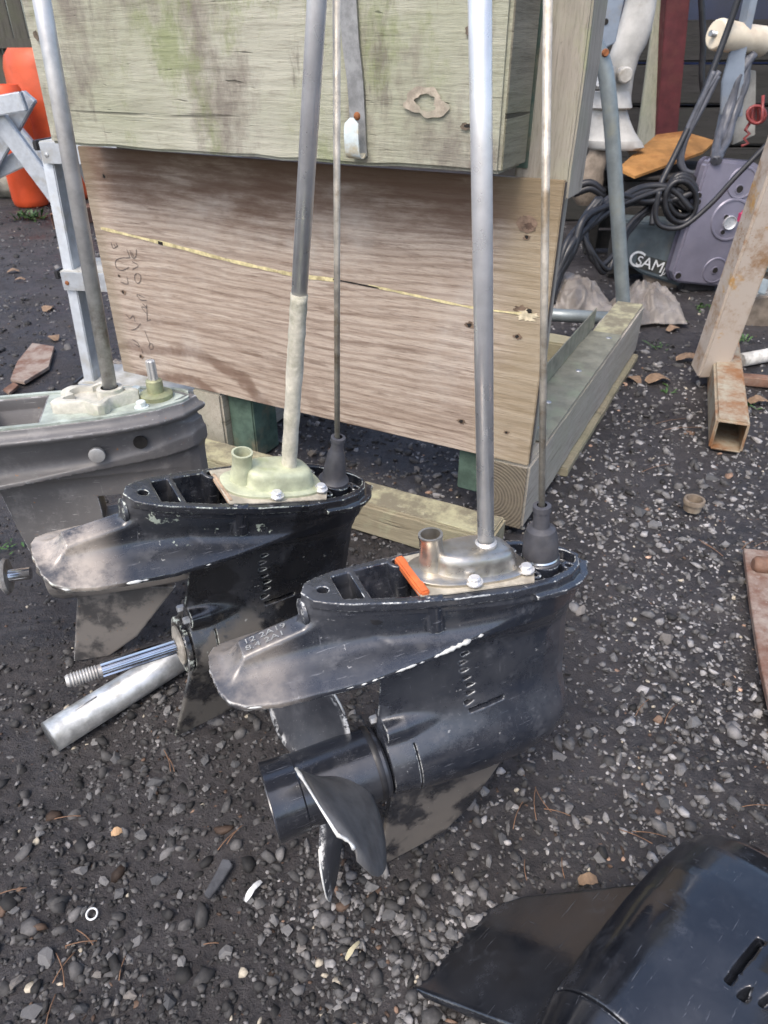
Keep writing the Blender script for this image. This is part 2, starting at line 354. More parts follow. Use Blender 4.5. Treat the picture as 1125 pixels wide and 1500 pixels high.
# ------------------------------------------------------------------ timber stand
M_BEAM = wood('green_grey_timber', ((.34, .335, .265), (.44, .43, .35), (.25, .24, .19), (.31, .32, .22)), .8, 0, ((.20, .235, .10), 5, .50, .7), .55, stain=((.18, .155, .13), 3.6, .9))
M_RUN = wood('weathered_runner_timber', ((.33, .30, .25), (.43, .39, .33), (.23, .20, .165), (.32, .31, .24)), 1.0, 1, ((.31, .31, .17), 9, .6, .45), .5)
M_CROSS = wood('mossy_cross_timber', ((.27, .235, .16), (.34, .30, .21), (.18, .15, .10), (.26, .25, .16)), 1.0, 0, ((.36, .36, .24), 16, .55, .6), .4)
M_POST = wood('grey_post_timber', ((.31, .28, .235), (.38, .345, .29), (.22, .20, .165), (.31, .32, .22)), 1.0, 2, ((.27, .30, .16), 7, .56, .6), .4)
M_GREENP = plain('faded_green_paint', (.075, .115, .09), .8, 0, .35, 20, .4, .2, (.19, .165, .11))
def moss_top():
    n = NT('mossy_timber_top', .85, 0, .2); a = n.noise(14, 8, .7); b = n.noise(90, 6, .7)
    c = n.mix(n.ramp(a, .42, .62), (.19, .17, .12), (.38, .36, .23)); c = n.mix(n.ramp(b, .55, .75, 0, .6), c, (.52, .50, .36)); n.base(c); n.bump(b, .6, .004); return n.m
M_MOSS = moss_top()
def endgrain():
    n = NT('timber_end_grain', .85, 0, .2); v = n.map((1, .05, 1), (.09*K, 0, -.10*K)); w = n.wave(75/K*.55, 1.2, 3, 6, v, 'RINGS', 'Y'); b = n.noise(60, 6, .7)
    c = n.mix(n.ramp(w, .2, .8), (.10, .085, .065), (.17, .145, .11)); n.base(n.mix(n.ramp(b, .4, .75, 0, .5), c, (.22, .19, .13))); n.bump(w, .4, .002); return n.m
M_END = endgrain()
M_END2 = wood('rough_beam_end', ((.17, .155, .12), (.25, .23, .18), (.10, .09, .07), (.2, .2, .13)), 1.0, 1, None, .8)
def ply():
    n = NT('weathered_plywood', .72, 0, .3)
    w0 = n.noise(1.6, 3, .5, n.map((.6, 1, 1.6)), 0., True); v0 = n.mix(.16, n.tc, w0, 'ADD')
    wv = n.wave(3.2, 5.5, 3, 1.1, n.map((.16, 1, 5.2), (0, 0, .3), vec=v0), 'BANDS', 'Z')
    sx, sy, sz = [q for q in n.xyz()]
    ax = n.math('MULTIPLY', n.math('ADD', sx, 1.05*K), .42); az = n.math('SUBTRACT', sz, .17*K); rad = n.math('SQRT', n.math('ADD', n.math('MULTIPLY', ax, ax), n.math('MULTIPLY', az, az)))
    rr = n.math('ADD', n.math('MULTIPLY', rad, 95.), n.math('MULTIPLY', n.noise(6, 4, .6), 7.)); arc = n.math('MULTIPLY', n.ramp(n.math('SINE', rr), .1, .95), n.ramp(rad, .22, .10))
    g = n.noise(1.4, 7, .7, n.map((10, 30, 190))); g0 = n.noise(1.2, 6, .65, n.map((2.4, 12, 34)), .5); g3 = n.noise(1.2, 5, .6, n.map((7, 12, 70), (3, 3, 3)), .4)
    c = n.mix(n.ramp(g0, .3, .7), (.36, .285, .225), (.50, .42, .345)); c = n.mix(n.ramp(wv, .55, .95, 0, .5), c, (.22, .16, .12))
    c = n.mix(n.math('MULTIPLY', arc, .9), c, (.17, .11, .08))
    c = n.mix(n.ramp(g, .48, .70, 0, .7), c, (.17, .12, .09)); c = n.mix(n.ramp(g3, .56, .68, 0, .6), c, (.15, .10, .072)); g4 = n.noise(1.5, 6, .78, n.map((26, 30, 330), (5, 1, 2))); c = n.mix(n.ramp(g4, .48, .70, 0, .75), c, n.mix(1.0, c, (.5, .46, .42), 'MULTIPLY')); c = n.mix(n.ramp(g4, .46, .28, 0, .4), c, n.mix(1.0, c, (1.35, 1.33, 1.3), 'MULTIPLY'))
    c = n.mix(n.ramp(n.noise(2.3, 6, .7), .48, .68, 0, .55), c, (.52, .475, .42))
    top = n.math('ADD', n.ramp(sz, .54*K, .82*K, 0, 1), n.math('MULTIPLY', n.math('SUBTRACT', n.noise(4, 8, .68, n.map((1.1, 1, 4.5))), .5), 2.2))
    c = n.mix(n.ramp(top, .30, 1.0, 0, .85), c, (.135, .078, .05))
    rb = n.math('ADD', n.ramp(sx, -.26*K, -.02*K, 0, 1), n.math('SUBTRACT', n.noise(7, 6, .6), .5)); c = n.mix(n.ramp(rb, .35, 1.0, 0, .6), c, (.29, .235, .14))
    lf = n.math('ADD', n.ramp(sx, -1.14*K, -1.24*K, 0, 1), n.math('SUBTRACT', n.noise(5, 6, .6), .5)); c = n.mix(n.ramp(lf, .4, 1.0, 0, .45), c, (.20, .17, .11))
    n.base(c); n.bump(n.math('SUBTRACT', g0, n.math('MULTIPLY', g, .9)), .55, .003); return n.m
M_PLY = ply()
M_PLYEDGE = wood('plywood_edge', ((.40, .33, .23), (.48, .40, .29), (.20, .15, .10), (.3, .26, .17)), 2.0, 2, None, .7)
M_YEL = plain('yellow_filler', (.62, .54, .30), .8, 0, .3, 60, .4, .2, (.3, .24, .13))
M_BLACKHOLE = plain('dark_hole', (.012, .010, .008), .9, 0, .2, 60)
M_PENCIL = plain('marker_line', (.085, .07, .065), .8, 0, .3, 90)
M_GALV = plain('galvanised_steel', (.47, .48, .48), .40, .7, .32, 40, .12, .5, (.27, .26, .23))
M_ANGLE = plain('weathered_zinc_sheet', (.20, .195, .15), .65, .05, .25, 25, .1, .4, (.22, .24, .17))
M_RUST = plain('rust', (.22, .085, .035), .85, .1, .45, 60, .5, .3, (.10, .04, .025))
M_PALEPAINT = plain('pale_blue_grey_paint', (.55, .62, .62), .4, 0, .12, 60, .1, .5, (.45, .40, .28))
SA = math.radians(27.5); SEX = np.array([math.cos(SA), -math.sin(SA), 0]); SEY = np.array([math.sin(SA), math.cos(SA), 0]); SO = np.array([.329, 1.419, 0])
SROT = np.array([SEX, SEY, [0, 0, 1]]).T
def sl(p): return SROT.T@(np.asarray(p)-SO)
def spx(u, v, y=0.0): return sl(on_plane(u, v, SO+SEY*y, SEY))
STAND = empty('timber_stand', SO, SROT, 'heavy weathered timber stand with a plywood front board and a thick green-grey top beam', 'stand')
beam = box('top_beam', -1.165, -.078, -.137, -.001, .822, 1.12, M_BEAM, STAND, .006, 2, 16, .004, seed=3)
box('top_beam_end', -.0775, -.0745, -.132, -.006, .828, 1.11, M_END2, STAND, .001)
M_KNOT = plain('weathered_knot', (.11, .085, .06), .85, 0, .5, 60, .4)
def beam_blot(nm, px, rx, rz, mat, y, seed, inner=None):
    q = spx(*px, -.137); ph = [random.Random(seed+i).uniform(0, 6.28) for i in range(4)]
    f = lambda t: 1+.13*math.sin(2*t+ph[0])+.10*math.sin(3*t+ph[1])+.07*math.sin(5*t+ph[2])+.05*math.sin(9*t+ph[3])
    T = np.linspace(0, 2*math.pi, 48, endpoint=False); A = [(q[0]+rx*math.cos(t)*f(t), y, q[2]+rz*math.sin(t)*f(t)) for t in T]
    if inner is None: return mk(nm, A, [tuple(range(48))], mat, beam)
    B = [(q[0]+rx*inner*math.cos(t)*f(t*1.0+.5)*1.0, y, q[2]+rz*inner*math.sin(t)*f(t+.5)) for t in T]
    return mk(nm, A+B, [(k, (k+1) % 48, 48+(k+1) % 48, 48+k) for k in range(48)], mat, beam)
beam_blot('knot', (695, 45), .013, .009, M_KNOT, -.1412, 1); beam_blot('knot_core', (694, 46), .005, .004, M_BLACKHOLE, -.1416, 2); beam_blot('knot', (685, 185), .011, .006, M_KNOT, -.1412, 3); beam_blot('knot_core', (686, 184), .005, .003, M_BLACKHOLE, -.1416, 4); beam_blot('knot', (55, 52), .008, .008, M_KNOT, -.1412, 5)
M_BARE = plain('bare_wood_patch', (.36, .31, .245), .8, 0, .3, 80, .3, .2, (.33, .31, .24))
beam_blot('scuff_ring', (625, 150), .038, .023, M_BARE, -.1412, 9, .52)
post = box('post', -.102, .006, .021, .125, .765, 1.35, M_POST, STAND, .004, 2, 10, .003, seed=5)
box('post', -.135, -.02, .021, .125, .2, .764, M_POST, STAND, .004, 2, 6, .003, seed=15)
box('green_paint_strip', -.104, -.0765, .0165, .0205, .815, 1.3, M_GREENP, STAND, .001)
box('post', -1.13, -1.03, .021, .125, .2, 1.35, M_POST, STAND, .004, 2, 10, .003, seed=6)
# plywood front board, split along a filled crack
Lp = -1.243
def board():
    bm = bmesh.new(); cx = []
    pts = [(Lp, .203), (0, .203), (.002, .80), (Lp+.004, .80)]
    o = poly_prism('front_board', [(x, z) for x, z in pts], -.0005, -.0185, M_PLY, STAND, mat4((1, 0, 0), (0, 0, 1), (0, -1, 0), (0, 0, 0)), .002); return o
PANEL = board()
ply_e = mk('ply_edge', [(.0025, .001+.0165*i/7.0+e, z) for i in range(1, 7) for e in (-.0007, .0007) for z in (.206, .797)], [(4*i, 4*i+1, 4*i+3, 4*i+2) for i in range(6)], M_PENCIL, PANEL)
CR = [(148, 334), (200, 347), (262, 362), (330, 380), (400, 396), (440, 404), (490, 410), (540, 418), (600, 431), (690, 450), (760, 459), (785, 462)]
def strip(name, px, w, mat, parent, y=-.0008, n=1, jit=0):
    P = [spx(u, v, 0) for u, v in px]; V = []
    for i, p in enumerate(P):
        t = P[min(i+1, len(P)-1)]-P[max(i-1, 0)]; t /= np.linalg.norm(t); nn = np.array([-t[2], 0, t[0]]); ww = w*(1+R.uniform(-jit, jit))
        V += [(p[0]+nn[0]*ww, y, p[2]+nn[2]*ww), (p[0]-nn[0]*ww, y, p[2]-nn[2]*ww)]
    return mk(name, V, [(2*i, 2*i+1, 2*i+3, 2*i+2) for i in range(len(P)-1)], mat, parent)
def dense(px, k=6):
    return [tuple(p) for p in smooth_path([np.array(q, float) for q in px], k)]
strip('crack_filler', dense(CR[:7]), .0038, M_YEL, PANEL, -.0008, jit=.35)
strip('crack_filler', dense(CR[7:]), .0021, M_YEL, PANEL, -.0008, jit=.5)
strip('crack_gap', dense([(488, 409), (515, 414), (555, 422)], 5), .0015, M_BLACKHOLE, PANEL, -.0010, jit=.3)
strip('crack_gap', [(232, 355), (239, 357)], .004, M_BLACKHOLE, PANEL, -.0014)
M_CHIP = plain('pale_splinter', (.60, .52, .36), .85, 0, .3, 70, .6)
def blot(name, px, rx, rz, mat, y, seed, n=26, rough=.3):
    rr = random.Random(seed); q = spx(*px); return mk(name, [(q[0]+rx*math.cos(t)*(1+rr.uniform(-rough, rough)), y, q[2]+rz*math.sin(t)*(1+rr.uniform(-rough, rough))) for t in np.linspace(0, 6.283, n, endpoint=False)], [tuple(range(n))], mat, PANEL)
M_STAIN = plain('dark_nail_stain', (.16, .11, .075), .85, 0, .4, 60, .2)
blot('splintered_knot', (772, 462), .022, .010, M_CHIP, -.0012, 1, 30, .5); blot('splintered_knot', (764, 452), .016, .006, M_STAIN, -.0010, 2, 30, .5); blot('knot_core', (776, 455), .006, .004, M_BLACKHOLE, -.0014, 3, 20, .5)
blot('knot', (772, 328), .020, .016, plain('brown_knot', (.17, .115, .08), .8, 0, .5, 60, .4), -.0010, 5, 40, .10); blot('knot_core', (775, 331), .008, .006, plain('dark_knot_core', (.09, .055, .038), .8, 0, .4, 60, .3), -.0012, 6, 24, .3)
for i, (u, v, r) in enumerate([(153, 258, .0055), (181, 428, .005), (207, 522, .005), (772, 347, .004), (688, 476, .006), (758, 493, .0045), (676, 617, .0055), (742, 633, .0035), (175, 404, .003)]):
    blot('nail_stain', (u, v), r*1.9, r*1.2, M_STAIN, -.0009, 10+i, 18, .4); blot('nail_hole', (u-.3, v), r*.85, r*.8, M_BLACKHOLE, -.0013, 30+i, 14, .3)
def zz(x, y): return (140+x*120/783., 330+y*230/1500.)      # tracing coordinates of the handwriting
WR = [[(150, 165), (170, 220), (215, 195)], [(175, 175), (190, 210)], [(195, 165), (210, 200)], [(300, 230), (330, 310)], [(330, 240), (355, 310), (385, 300), (392, 230)], [(345, 255), (365, 300)],
      [(330, 310), (230, 315), (190, 350), (205, 410), (260, 430), (320, 400)], [(350, 345), (410, 385), (355, 420)], [(400, 455), (430, 480), (430, 530), (405, 555), (380, 530), (375, 480), (395, 458)], [(240, 540), (310, 560), (300, 490)],
      [(470, 690), (395, 660), (430, 710), (490, 715)], [(450, 745), (490, 790), (440, 780), (485, 840)], [(490, 755), (495, 915)], [(495, 915), (530, 900)], [(290, 850), (330, 890), (360, 860), (380, 920)], [(340, 1000), (390, 985), (430, 940)],
      [(470, 1005), (500, 1080), (520, 1130)], [(520, 1130), (545, 1135), (550, 1175), (525, 1185), (510, 1155), (525, 1128)], [(350, 1090), (400, 1120), (420, 1160), (370, 1130)], [(440, 1180), (455, 1230)]]
for s in WR: strip('handwriting', dense([zz(*p) for p in s], 3) if len(s) > 2 else [zz(*p) for p in s], .0009, M_PENCIL, PANEL, -.0007)
# base: runners, cross beam, blocks, zinc angle
run = box('runner', -.102, .004, .002, 1.40, .026, .2, M_RUN, STAND, .006, 2, 20, .003, seed=8)
box('runner_top_moss', -.096, -.002, 1.0, 1.395, .199, .2035, M_MOSS, STAND, .0015, 1, 8, .001)
box('runner_front_end', -.098, 0, -.0015, .0015, .03, .196, M_END, STAND, .0005, 1)
box('skid', -.09, .022, .35, 1.36, -.004, .024, M_CROSS, STAND, .004, 2, 10, .003, seed=9)
box('runner', -.985, -.885, .002, 1.3, .005, .2, M_RUN, STAND, .006, 2, 20, .003, seed=10)
box('green_block', -.885, -.80, .03, .14, .0, .2, M_GREENP, STAND, .004)
box('green_block', -.178, -.104, .022, .12, .085, .202, M_GREENP, STAND, .004)
box('cross_beam', -1.18, -.022, -.155, -.05, .0, .086, M_CROSS, STAND, .006, 2, 18, .003, seed=12)
box('cross_beam_moss', -1.17, -.03, -.145, -.06, .0855, .0885, M_MOSS, STAND, .001, 1, 12, .001)
box('cross_beam', -.9, -.1, 1.15, 1.25, .0, .09, M_CROSS, STAND, .006, 2, 12, .003, seed=13)
ang = box('zinc_angle', -.10, .002, .13, 1.0, .2035, .2065, M_ANGLE, STAND, .0008, 1)
box('upstand', -.104, -.1005, .13, 1.04, .205, .272, M_ANGLE, ang, .0008, 1)
for (yy, xx) in [(.95, -.03), (.62, -.045), (.36, -.06), (.20, -.03)]:
    lathe('screw', [(.0001, .003), (.004, .003), (.008, .0018), (.0095, 0)], M_GALV, ang, 14, 'z', (xx, yy, .2065), False)
# strap hook screwed to the beam
def strap():
    r = empty('strap_hook', SO+SROT@np.array([-.43, -.14, .83]), SROT, 'galvanised metal strap ending in a pale painted hook, screwed to the thick top beam', 'hook')
    o = np.array([-.43, -.14, .83])
    P = [spx(u, v, -.142)-o for u, v in [(509, -60), (510, 0), (514, 60), (521, 120), (524, 170), (527, 228)]]; W = [.0165, .0165, .0165, .016, .0155, .0155]; V = []
    for (p, w) in zip(P, W):
        for dx, dy in ((-w, 0), (w, 0), (w, -.003), (-w, -.003)): V.append((p[0]+dx, p[1]+dy+.0005, p[2]))
    V = np.array(V); F = []
    for i in range(len(P)-1):
        for k in range(4): F.append((4*i+k, 4*i+(k+1) % 4, 4*i+4+(k+1) % 4, 4*i+4+k))
    F += [(3, 2, 1, 0), tuple(4*(len(P)-1)+k for k in range(4))]
    s = mk('strap', V, F, plain('dull_strap_steel', (.27, .27, .265), .5, .5, .25, 60, .1, .5, (.36, .36, .35)), r); fix(s.data)
    c = P[5]; R2 = []
    for t in np.linspace(0, 1, 12):     # hook curls out and up
        a = -math.pi*.5+math.pi*t if t < .5 else 0
        if t < .4: q = t/.4*math.pi; p = (c[1]-.013+.011*math.cos(q), c[2]+.004-.008*math.sin(q))
        else: p = (c[1]-.024-.004*math.sin((t-.4)/.6*3.14), c[2]+.004+(t-.4)/.6*.058)
        w = .0145*(1 if t < .85 else math.sqrt(max(.05, 1-((t-.85)/.15)**2)))
        R2.append([(c[0]-w, p[0], p[1]), (c[0]+w, p[0], p[1]), (c[0]+w, p[0]-.003, p[1]+.001), (c[0]-w, p[0]-.003, p[1]+.001)])
    rings('hook', R2, M_PALEPAINT, r)
    b = P[4]; lathe('screw', [(.0001, -.0055), (.004, -.0055), (.0065, -.0035), (.007, -.002)], M_RUST, r, 14, 'y', (b[0], b[1], b[2]), False)
strap()
# ------------------------------------------------------------------ outboard lower units: castings from distance fields
def smin(a, b, k):
    h = np.clip(.5+.5*(b-a)/k, 0, 1); return b*(1-h)+a*h-k*h*(1-h)
def smax(a, b, k): return -smin(-a, -b, k)
def sdf_mesh(name, fn, lo, hi, h):
    n = [int((b-a)/h)+1 for a, b in zip(lo, hi)]
    X = (lo[0]+h*np.arange(n[0], dtype=np.float32))[:, None, None]; Y = (lo[1]+h*np.arange(n[1], dtype=np.float32))[None, :, None]; Z = (lo[2]+h*np.arange(n[2], dtype=np.float32))[None, None, :]
    d = np.clip(fn(X, Y, Z), -3*h, 3*h).astype(np.float32)
    g = openvdb.FloatGrid(float(3*h)); g.copyFromArray(d); V, T, Q = g.convertToPolygons(0.0, 0.0)
    V = V*h+np.array(lo); a, b, c = V[Q[:, 0]], V[Q[:, 1]], V[Q[:, 2]]
    if np.einsum('ij,ij->', a, np.cross(b, c)) < 0: Q = Q[:, ::-1]
    me = np_mesh(name, V*K, Q); me.polygons.foreach_set('use_smooth', np.ones(len(Q), bool)); return me
def hp(px, pz, X, Z):      # convex polygon (x,z), counter-clockwise: max of half planes
    d = None
    for i in range(len(px)):
        x0, z0, x1, z1 = px[i], pz[i], px[(i+1) % len(px)], pz[(i+1) % len(px)]; L = math.hypot(x1-x0, z1-z0); nx, nz = (z1-z0)/L, -(x1-x0)/L
        e = (X-x0)*nx+(Z-z0)*nz; d = e if d is None else np.maximum(d, e)
    return d
UA = dict(deck=((-.05, .525), (.335, .450)), dw=((-.30, -.26), (-.040, -.004), (-.030, .017), (-.018, .024), (.005, .033), (.06, .044), (.12, .052), (.19, .055), (.25, .048), (.28, .037), (.300, .022), (.311, .004), (.39, -.08)),
          cav=((-.16, .443), (.34, .412)), cw=((-.40, -.25), (-.150, -.005), (-.1465, .03), (-.139, .046), (-.125, .055), (-.09, .062), (0, .066), (.08, .061), (.16, .050), (.24, .036), (.30, .02), (.33, -.002), (.42, -.09)),
          le=.299, te=((.0, .02), (.2, .02), (.29, .028), (.40, .045), (.6, .045)), T=.030, za=.222, tr=((-.2, -.2), (.026, -.002), (.028, .043), (.06, .049), (.13, .051), (.18, .0505), (.22, .047), (.255, .040), (.28, .029), (.294, .016), (.30, 0), (.4, -.1)),
          skeg=((.0, .108, .152, .230, .04), (.0, .018, .055, .17, .185)), beak=.012, pockets=[(.002, .024), (.031, .105)], window=None, plate_lip=0.0)
def interp1(X, tab): return np.interp(X, [a for a, b in tab], [b for a, b in tab]).astype(np.float32)
def unit_sdf(p):
    def fn(X, Y, Z):
        ay = np.abs(Y); zd = interp1(X, p['deck']); zc = interp1(X, p['cav']); wd = interp1(X, p['dw']); wc = interp1(X, p['cw'])
        dep = np.clip(zd-Z, 0, .1)
        w = interp1((X+.32*dep*np.clip((.06-X)/.1, 0, 1)), p['dw'])-.004-.42*np.clip(dep-.02, 0, .07)
        body = np.maximum(np.maximum(ay-w, Z-zd), (zc-.012)-Z)*.9
        lip = np.maximum(np.maximum(ay-wd, np.abs(Z-(zd-.0055))-.0055), body-.02)
        zp = zc+.012-.016*np.clip(ay/.066, 0, 1.2)**2
        plate = smax(np.abs(Z-zp)-.0038, ay-wc, .0015)
        zs = np.interp(X, (-.16, -.128, -.112, -.04, .05), (.40, .455, .476, .486, .495)).astype(np.float32)
        if p.get('spine', True):
            sp = smax(smax(ay-.0165, Z-zs, .008), np.maximum(zc-.002-Z, X-.02), .004); body = smin(body, sp, .012)
        te = np.interp(Z, [a for a, b in p['te']], [b for a, b in p['te']]).astype(np.float32)
        s = (X-te)/(p['le']-te)
        t = p['T']*np.interp(s, (-.5, -.02, 0, .12, .3, .5, .68, .82, .92, .97, 1, 1.02, 1.5), (-5, -.2, .06, .28, .62, .9, 1., .93, .70, .45, .0, -.3, -8)).astype(np.float32)
        strut = np.maximum(np.maximum((ay-t)*.85, Z-(zd-.04)), p['za']-.02-Z)
        rr = np.sqrt(Y*Y+(Z-p['za'])**2); torp = (rr-interp1(X, p['tr']))*.92
        d = smin(strut, torp, .045)
        tk = .0028+.03*np.clip(Z, 0, .2); sk = smax(hp(*p['skeg'], X, Z), ay-tk, .004); d = smin(d, sk, .018)
        # bolt fairing above the bearing carrier and the carrier seam
        for sy in (-1, 1):
            q = np.sqrt((Y-sy*.013)**2+(Z-(p['za']+.062))**2)-np.interp(X, (.0, .03, .032, .06, .12, .13), (-.05, -.002, .0115, .0115, .001, -.02)).astype(np.float32); d = smin(d, q, .010)
        d = np.maximum(d, -(np.maximum(np.maximum(np.abs(X-.063)-.0009, .0465-rr), rr-.0545)))
        b = smin(body, plate, .022); d = smin(d, b, .03); d = np.minimum(d, lip)
        if p['beak']:
            bk = np.maximum(np.maximum(ay-(interp1(X-.012, p['dw'])+.003), np.abs(Z-(zd-.017))-.0035), .22-X); d = smin(d, bk, .006)
        if p['plate_lip']:
            fl = smax(ay-(wd+p['plate_lip']*np.clip(1.1-.5*np.abs(Z-zd)/.02, .4, 1.1)), np.abs(Z-(zd-.016-.25*np.clip(ay-wd, 0, .05)))-.006, .006); d = smin(d, fl, .012)
        for (x0, x1) in p['pockets']:
            d = np.maximum(d, -np.maximum(np.maximum(ay-np.minimum(wd-.0085, w-.007), np.abs(X-(x0+x1)/2)-(x1-x0)/2), (zd-.055)-Z))
        if p.get('front', True):
            ring = np.sqrt((X-.258)**2+Y*Y)
            d = np.maximum(d, -np.maximum(np.maximum(ay-(wd-.010), .215-X), np.maximum((zd-.016)-Z, .024-ring)))
            for bx, by in ((.232, -.028), (.232, .028), (.285, -.020)):
                q = np.sqrt((X-bx)**2+(Y-by)**2); d = np.minimum(d, np.maximum(q-.0085, np.maximum(Z-zd, zd-.03-Z))); d = np.maximum(d, -np.maximum(q-.004, zd-.02-Z))
            for bx, by in ((.098, -.035), (.085, .032)):
                q = np.sqrt((X-bx)**2+(Y-by)**2); d = np.minimum(d, np.maximum(q-.012, np.maximum(Z-zd-.002, zd-.05-Z))); d = np.maximum(d, -np.maximum(q-.0058, zd-.03-Z))
            q = np.sqrt((X+.014)**2+Y*Y); d = np.maximum(d, -np.maximum(q-.0062, zd-.03-Z))
        if p['window']:
            x0, x1, z0, z1 = p['window']; d = np.maximum(d, -np.maximum(np.abs(X-(x0+x1)/2)-(x1-x0)/2, np.abs(Z-(z0+z1)/2)-(z1-z0)/2))
        else:      # intake louvres, both sides
            for k in range(7):
                zk = .298+k*.0133; xk = .142+.004*math.sin(k)
                q = np.maximum(np.maximum(np.abs(Z-zk-.12*(X-xk))-.0032+.35*np.clip(X-xk, 0, .02), np.abs(X-xk-.004)-.0085), .0165+.9*np.clip(X-xk-.002, 0, 1)-ay); d = np.maximum(d, -q)
            q = np.maximum(np.maximum(np.abs(Z-.287-.1*(X-.15))-.0026, np.abs(X-.166)-.024), .022-ay); d = np.maximum(d, -q)
        return d
    return fn
ME_A = sdf_mesh('housing', unit_sdf(UA), (-.16, -.08, -.006), (.36, .08, .55), .00155)
UB = dict(UA); UB.update(deck=((-.30, .528), (.30, .528)), dw=((-.6, -.2), (-.37, -.01), (-.34, .03), (-.25, .055), (-.1, .066), (.05, .066), (.15, .060), (.22, .046), (.258, .026), (.275, .006), (.36, -.09)),
    cav=((-.2, .418), (.30, .452)), cw=((-.7, -.2), (-.36, -.01), (-.33, .055), (-.2, .062), (0, .058), (.1, .052), (.2, .040), (.265, .020), (.283, 0), (.38, -.09)), le=.282, te=((.0, -.03), (.2, -.03), (.31, -.045), (.40, -.055), (.6, -.055)), T=.031,
    skeg=((-.028, .04, .1, .19, .02), (.0, .0, .04, .15, .18)), tr=((-.3, -.2), (-.022, -.002), (-.02, .043), (.0, .05), (.13, .05), (.2, .045), (.24, .037), (.262, .024), (.274, .012), (.28, 0), (.4, -.1)),
    beak=0, plate_lip=.022, pockets=[(-.30, -.13), (-.12, -.06), (-.045, .045)], window=(.098, .135, .325, .375), spine=False, front=False)
ME_B = sdf_mesh('housing', unit_sdf(UB), (-.385, -.105, -.006), (.345, .105, .55), .00205)

def paint(name, c0, dust, chip, rough=.4, dustamt=.5, skeg=None, zmud=.13, spec=.5, wet=.35, speck=None, edge=(.522, .565), black=None, patch=None, tan=None):
    n = NT(name, rough, 0, spec); z = n.xyz()[2]; a = n.noise(9, 9, .72); b = n.noise(75, 6, .7)
    sc = n.noise(1.2, 4, .6, n.map((22, 330, 330), (2, 3, 4))); sc2 = n.noise(1.2, 4, .6, n.map((240, 240, 24), (1, 3, 7)))
    c = n.mix(n.ramp(a, .38, .68, 0, dustamt), c0, dust); c = n.mix(n.ramp(b, .55, .8, 0, dustamt*.7), c, tuple(q*1.5 for q in dust))
    d2 = n.ramp(n.noise(22, 8, .75, n.map((1, 1, 1), (8, 8, 2))), .54, .66, 0, dustamt); c = n.mix(d2, c, tuple(q*1.35 for q in dust))
    scr = n.math('MAXIMUM', n.ramp(sc, .64, .72, 0, .55), n.ramp(sc2, .67, .75, 0, .45)); c = n.mix(scr, c, tuple(min(1, q*2.4+.03) for q in dust))
    if black: bl = n.ramp(n.noise(6, 7, .7, n.map((1, 1, 1), (2, 9, 9))), .5, .55); c = n.mix(n.math('MULTIPLY', bl, black), c, (.008, .008, .009))
    if skeg:
        zz_ = n.ramp(z, zmud*K, (zmud+.05)*K, 1, 0); mm = n.math('MULTIPLY', zz_, n.ramp(n.noise(14, 7, .68, n.map((1, 1, 1), (7, 1, 3))), .42, .55)); c = n.mix(n.math('MULTIPLY', mm, .95), c, skeg)
        c = n.mix(n.math('MULTIPLY', n.math('SUBTRACT', zz_, mm), .6), c, (.012, .012, .013))
    if tan:
        x_ = n.xyz()[0]; tm = n.math('MULTIPLY', n.ramp(x_, -.045*K, -.10*K), n.ramp(z, .39*K, .41*K)); tm = n.math('MULTIPLY', tm, n.ramp(n.noise(15, 7, .7, n.map((1, 1, 1), (6, 2, 5))), .32, .56, 0, tan)); c = n.mix(tm, c, (.40, .345, .285))
    if patch: c = n.mix(n.math('MULTIPLY', n.ramp(n.noise(17, 7, .72, n.map((1, 1, 1), (3, 6, 6))), .64, .665), n.ramp(z, .38*K, .42*K, 0, .9)), c, patch)
    pt = n.math('MULTIPLY', n.ramp(n.point(), *edge), n.ramp(n.noise(34, 7, .75, n.map((1, 1, 1), (5, 5, 1))), .50, .56)); c = n.mix(pt, c, chip)
    if speck: c = n.mix(n.ramp(n.noise(150, 3, .6, n.map((1, 1, 1), (1, 8, 3))), .70, .73), c, speck)
    n.base(c); rg = n.math('ADD', n.ramp(a, .35, .7, rough-.07, rough+.2), n.math('MULTIPLY', d2, .25))
    if skeg: rg = n.math('MAXIMUM', rg, n.math('MULTIPLY', mm, .8))
    n.rough(rg); n.bump(n.math('ADD', n.math('MULTIPLY', b, .6), n.math('ADD', n.math('MULTIPLY', n.noise(14, 3, .5), 2.0), n.math('MULTIPLY', scr, -.8))), .14, .002); return n.m
M_PA = paint('scuffed_blue_black_paint', (.018, .021, .029), (.062, .064, .071), (.62, .63, .60), .23, .6, (.105, .092, .078), spec=1., tan=.45, speck=(.22, .22, .22))
M_PB = paint('worn_black_paint', (.012, .014, .019), (.055, .055, .058), (.60, .64, .55), .20, .6, (.085, .075, .062), .26, spec=1., black=.8, patch=(.50, .55, .44), tan=1., speck=(.25, .25, .23))
M_PC = paint('scuffed_grey_paint', (.115, .110, .108), (.17, .162, .155), (.45, .45, .45), .42, .5, (.17, .155, .14), .2, speck=(.28, .13, .05))
M_PD = paint('glossy_black_paint', (.009, .010, .013), (.03, .033, .04), (.35, .35, .34), .13, .6, spec=1.)
M_STEEL = plain('brushed_steel', (.74, .74, .74), .34, .6, .12, 22, .03)
M_STEELD = plain('dull_steel', (.50, .49, .47), .42, .55, .2, 30, .05, .5, (.22, .19, .16))
M_CHROME = plain('bright_steel', (.68, .69, .71), .17, 1., .08, 20)
M_COVER = plain('stained_aluminium', (.50, .47, .42), .36, .9, .15, 40, .1, .5, (.44, .39, .29))
M_COVERG = plain('corroded_green_cover', (.50, .52, .36), .55, .25, .25, 30, .3, .5, (.38, .42, .20))
M_RUB = plain('grey_rubber', (.055, .055, .062), .5, 0, .3, 30, .1, .5, (.09, .085, .085))
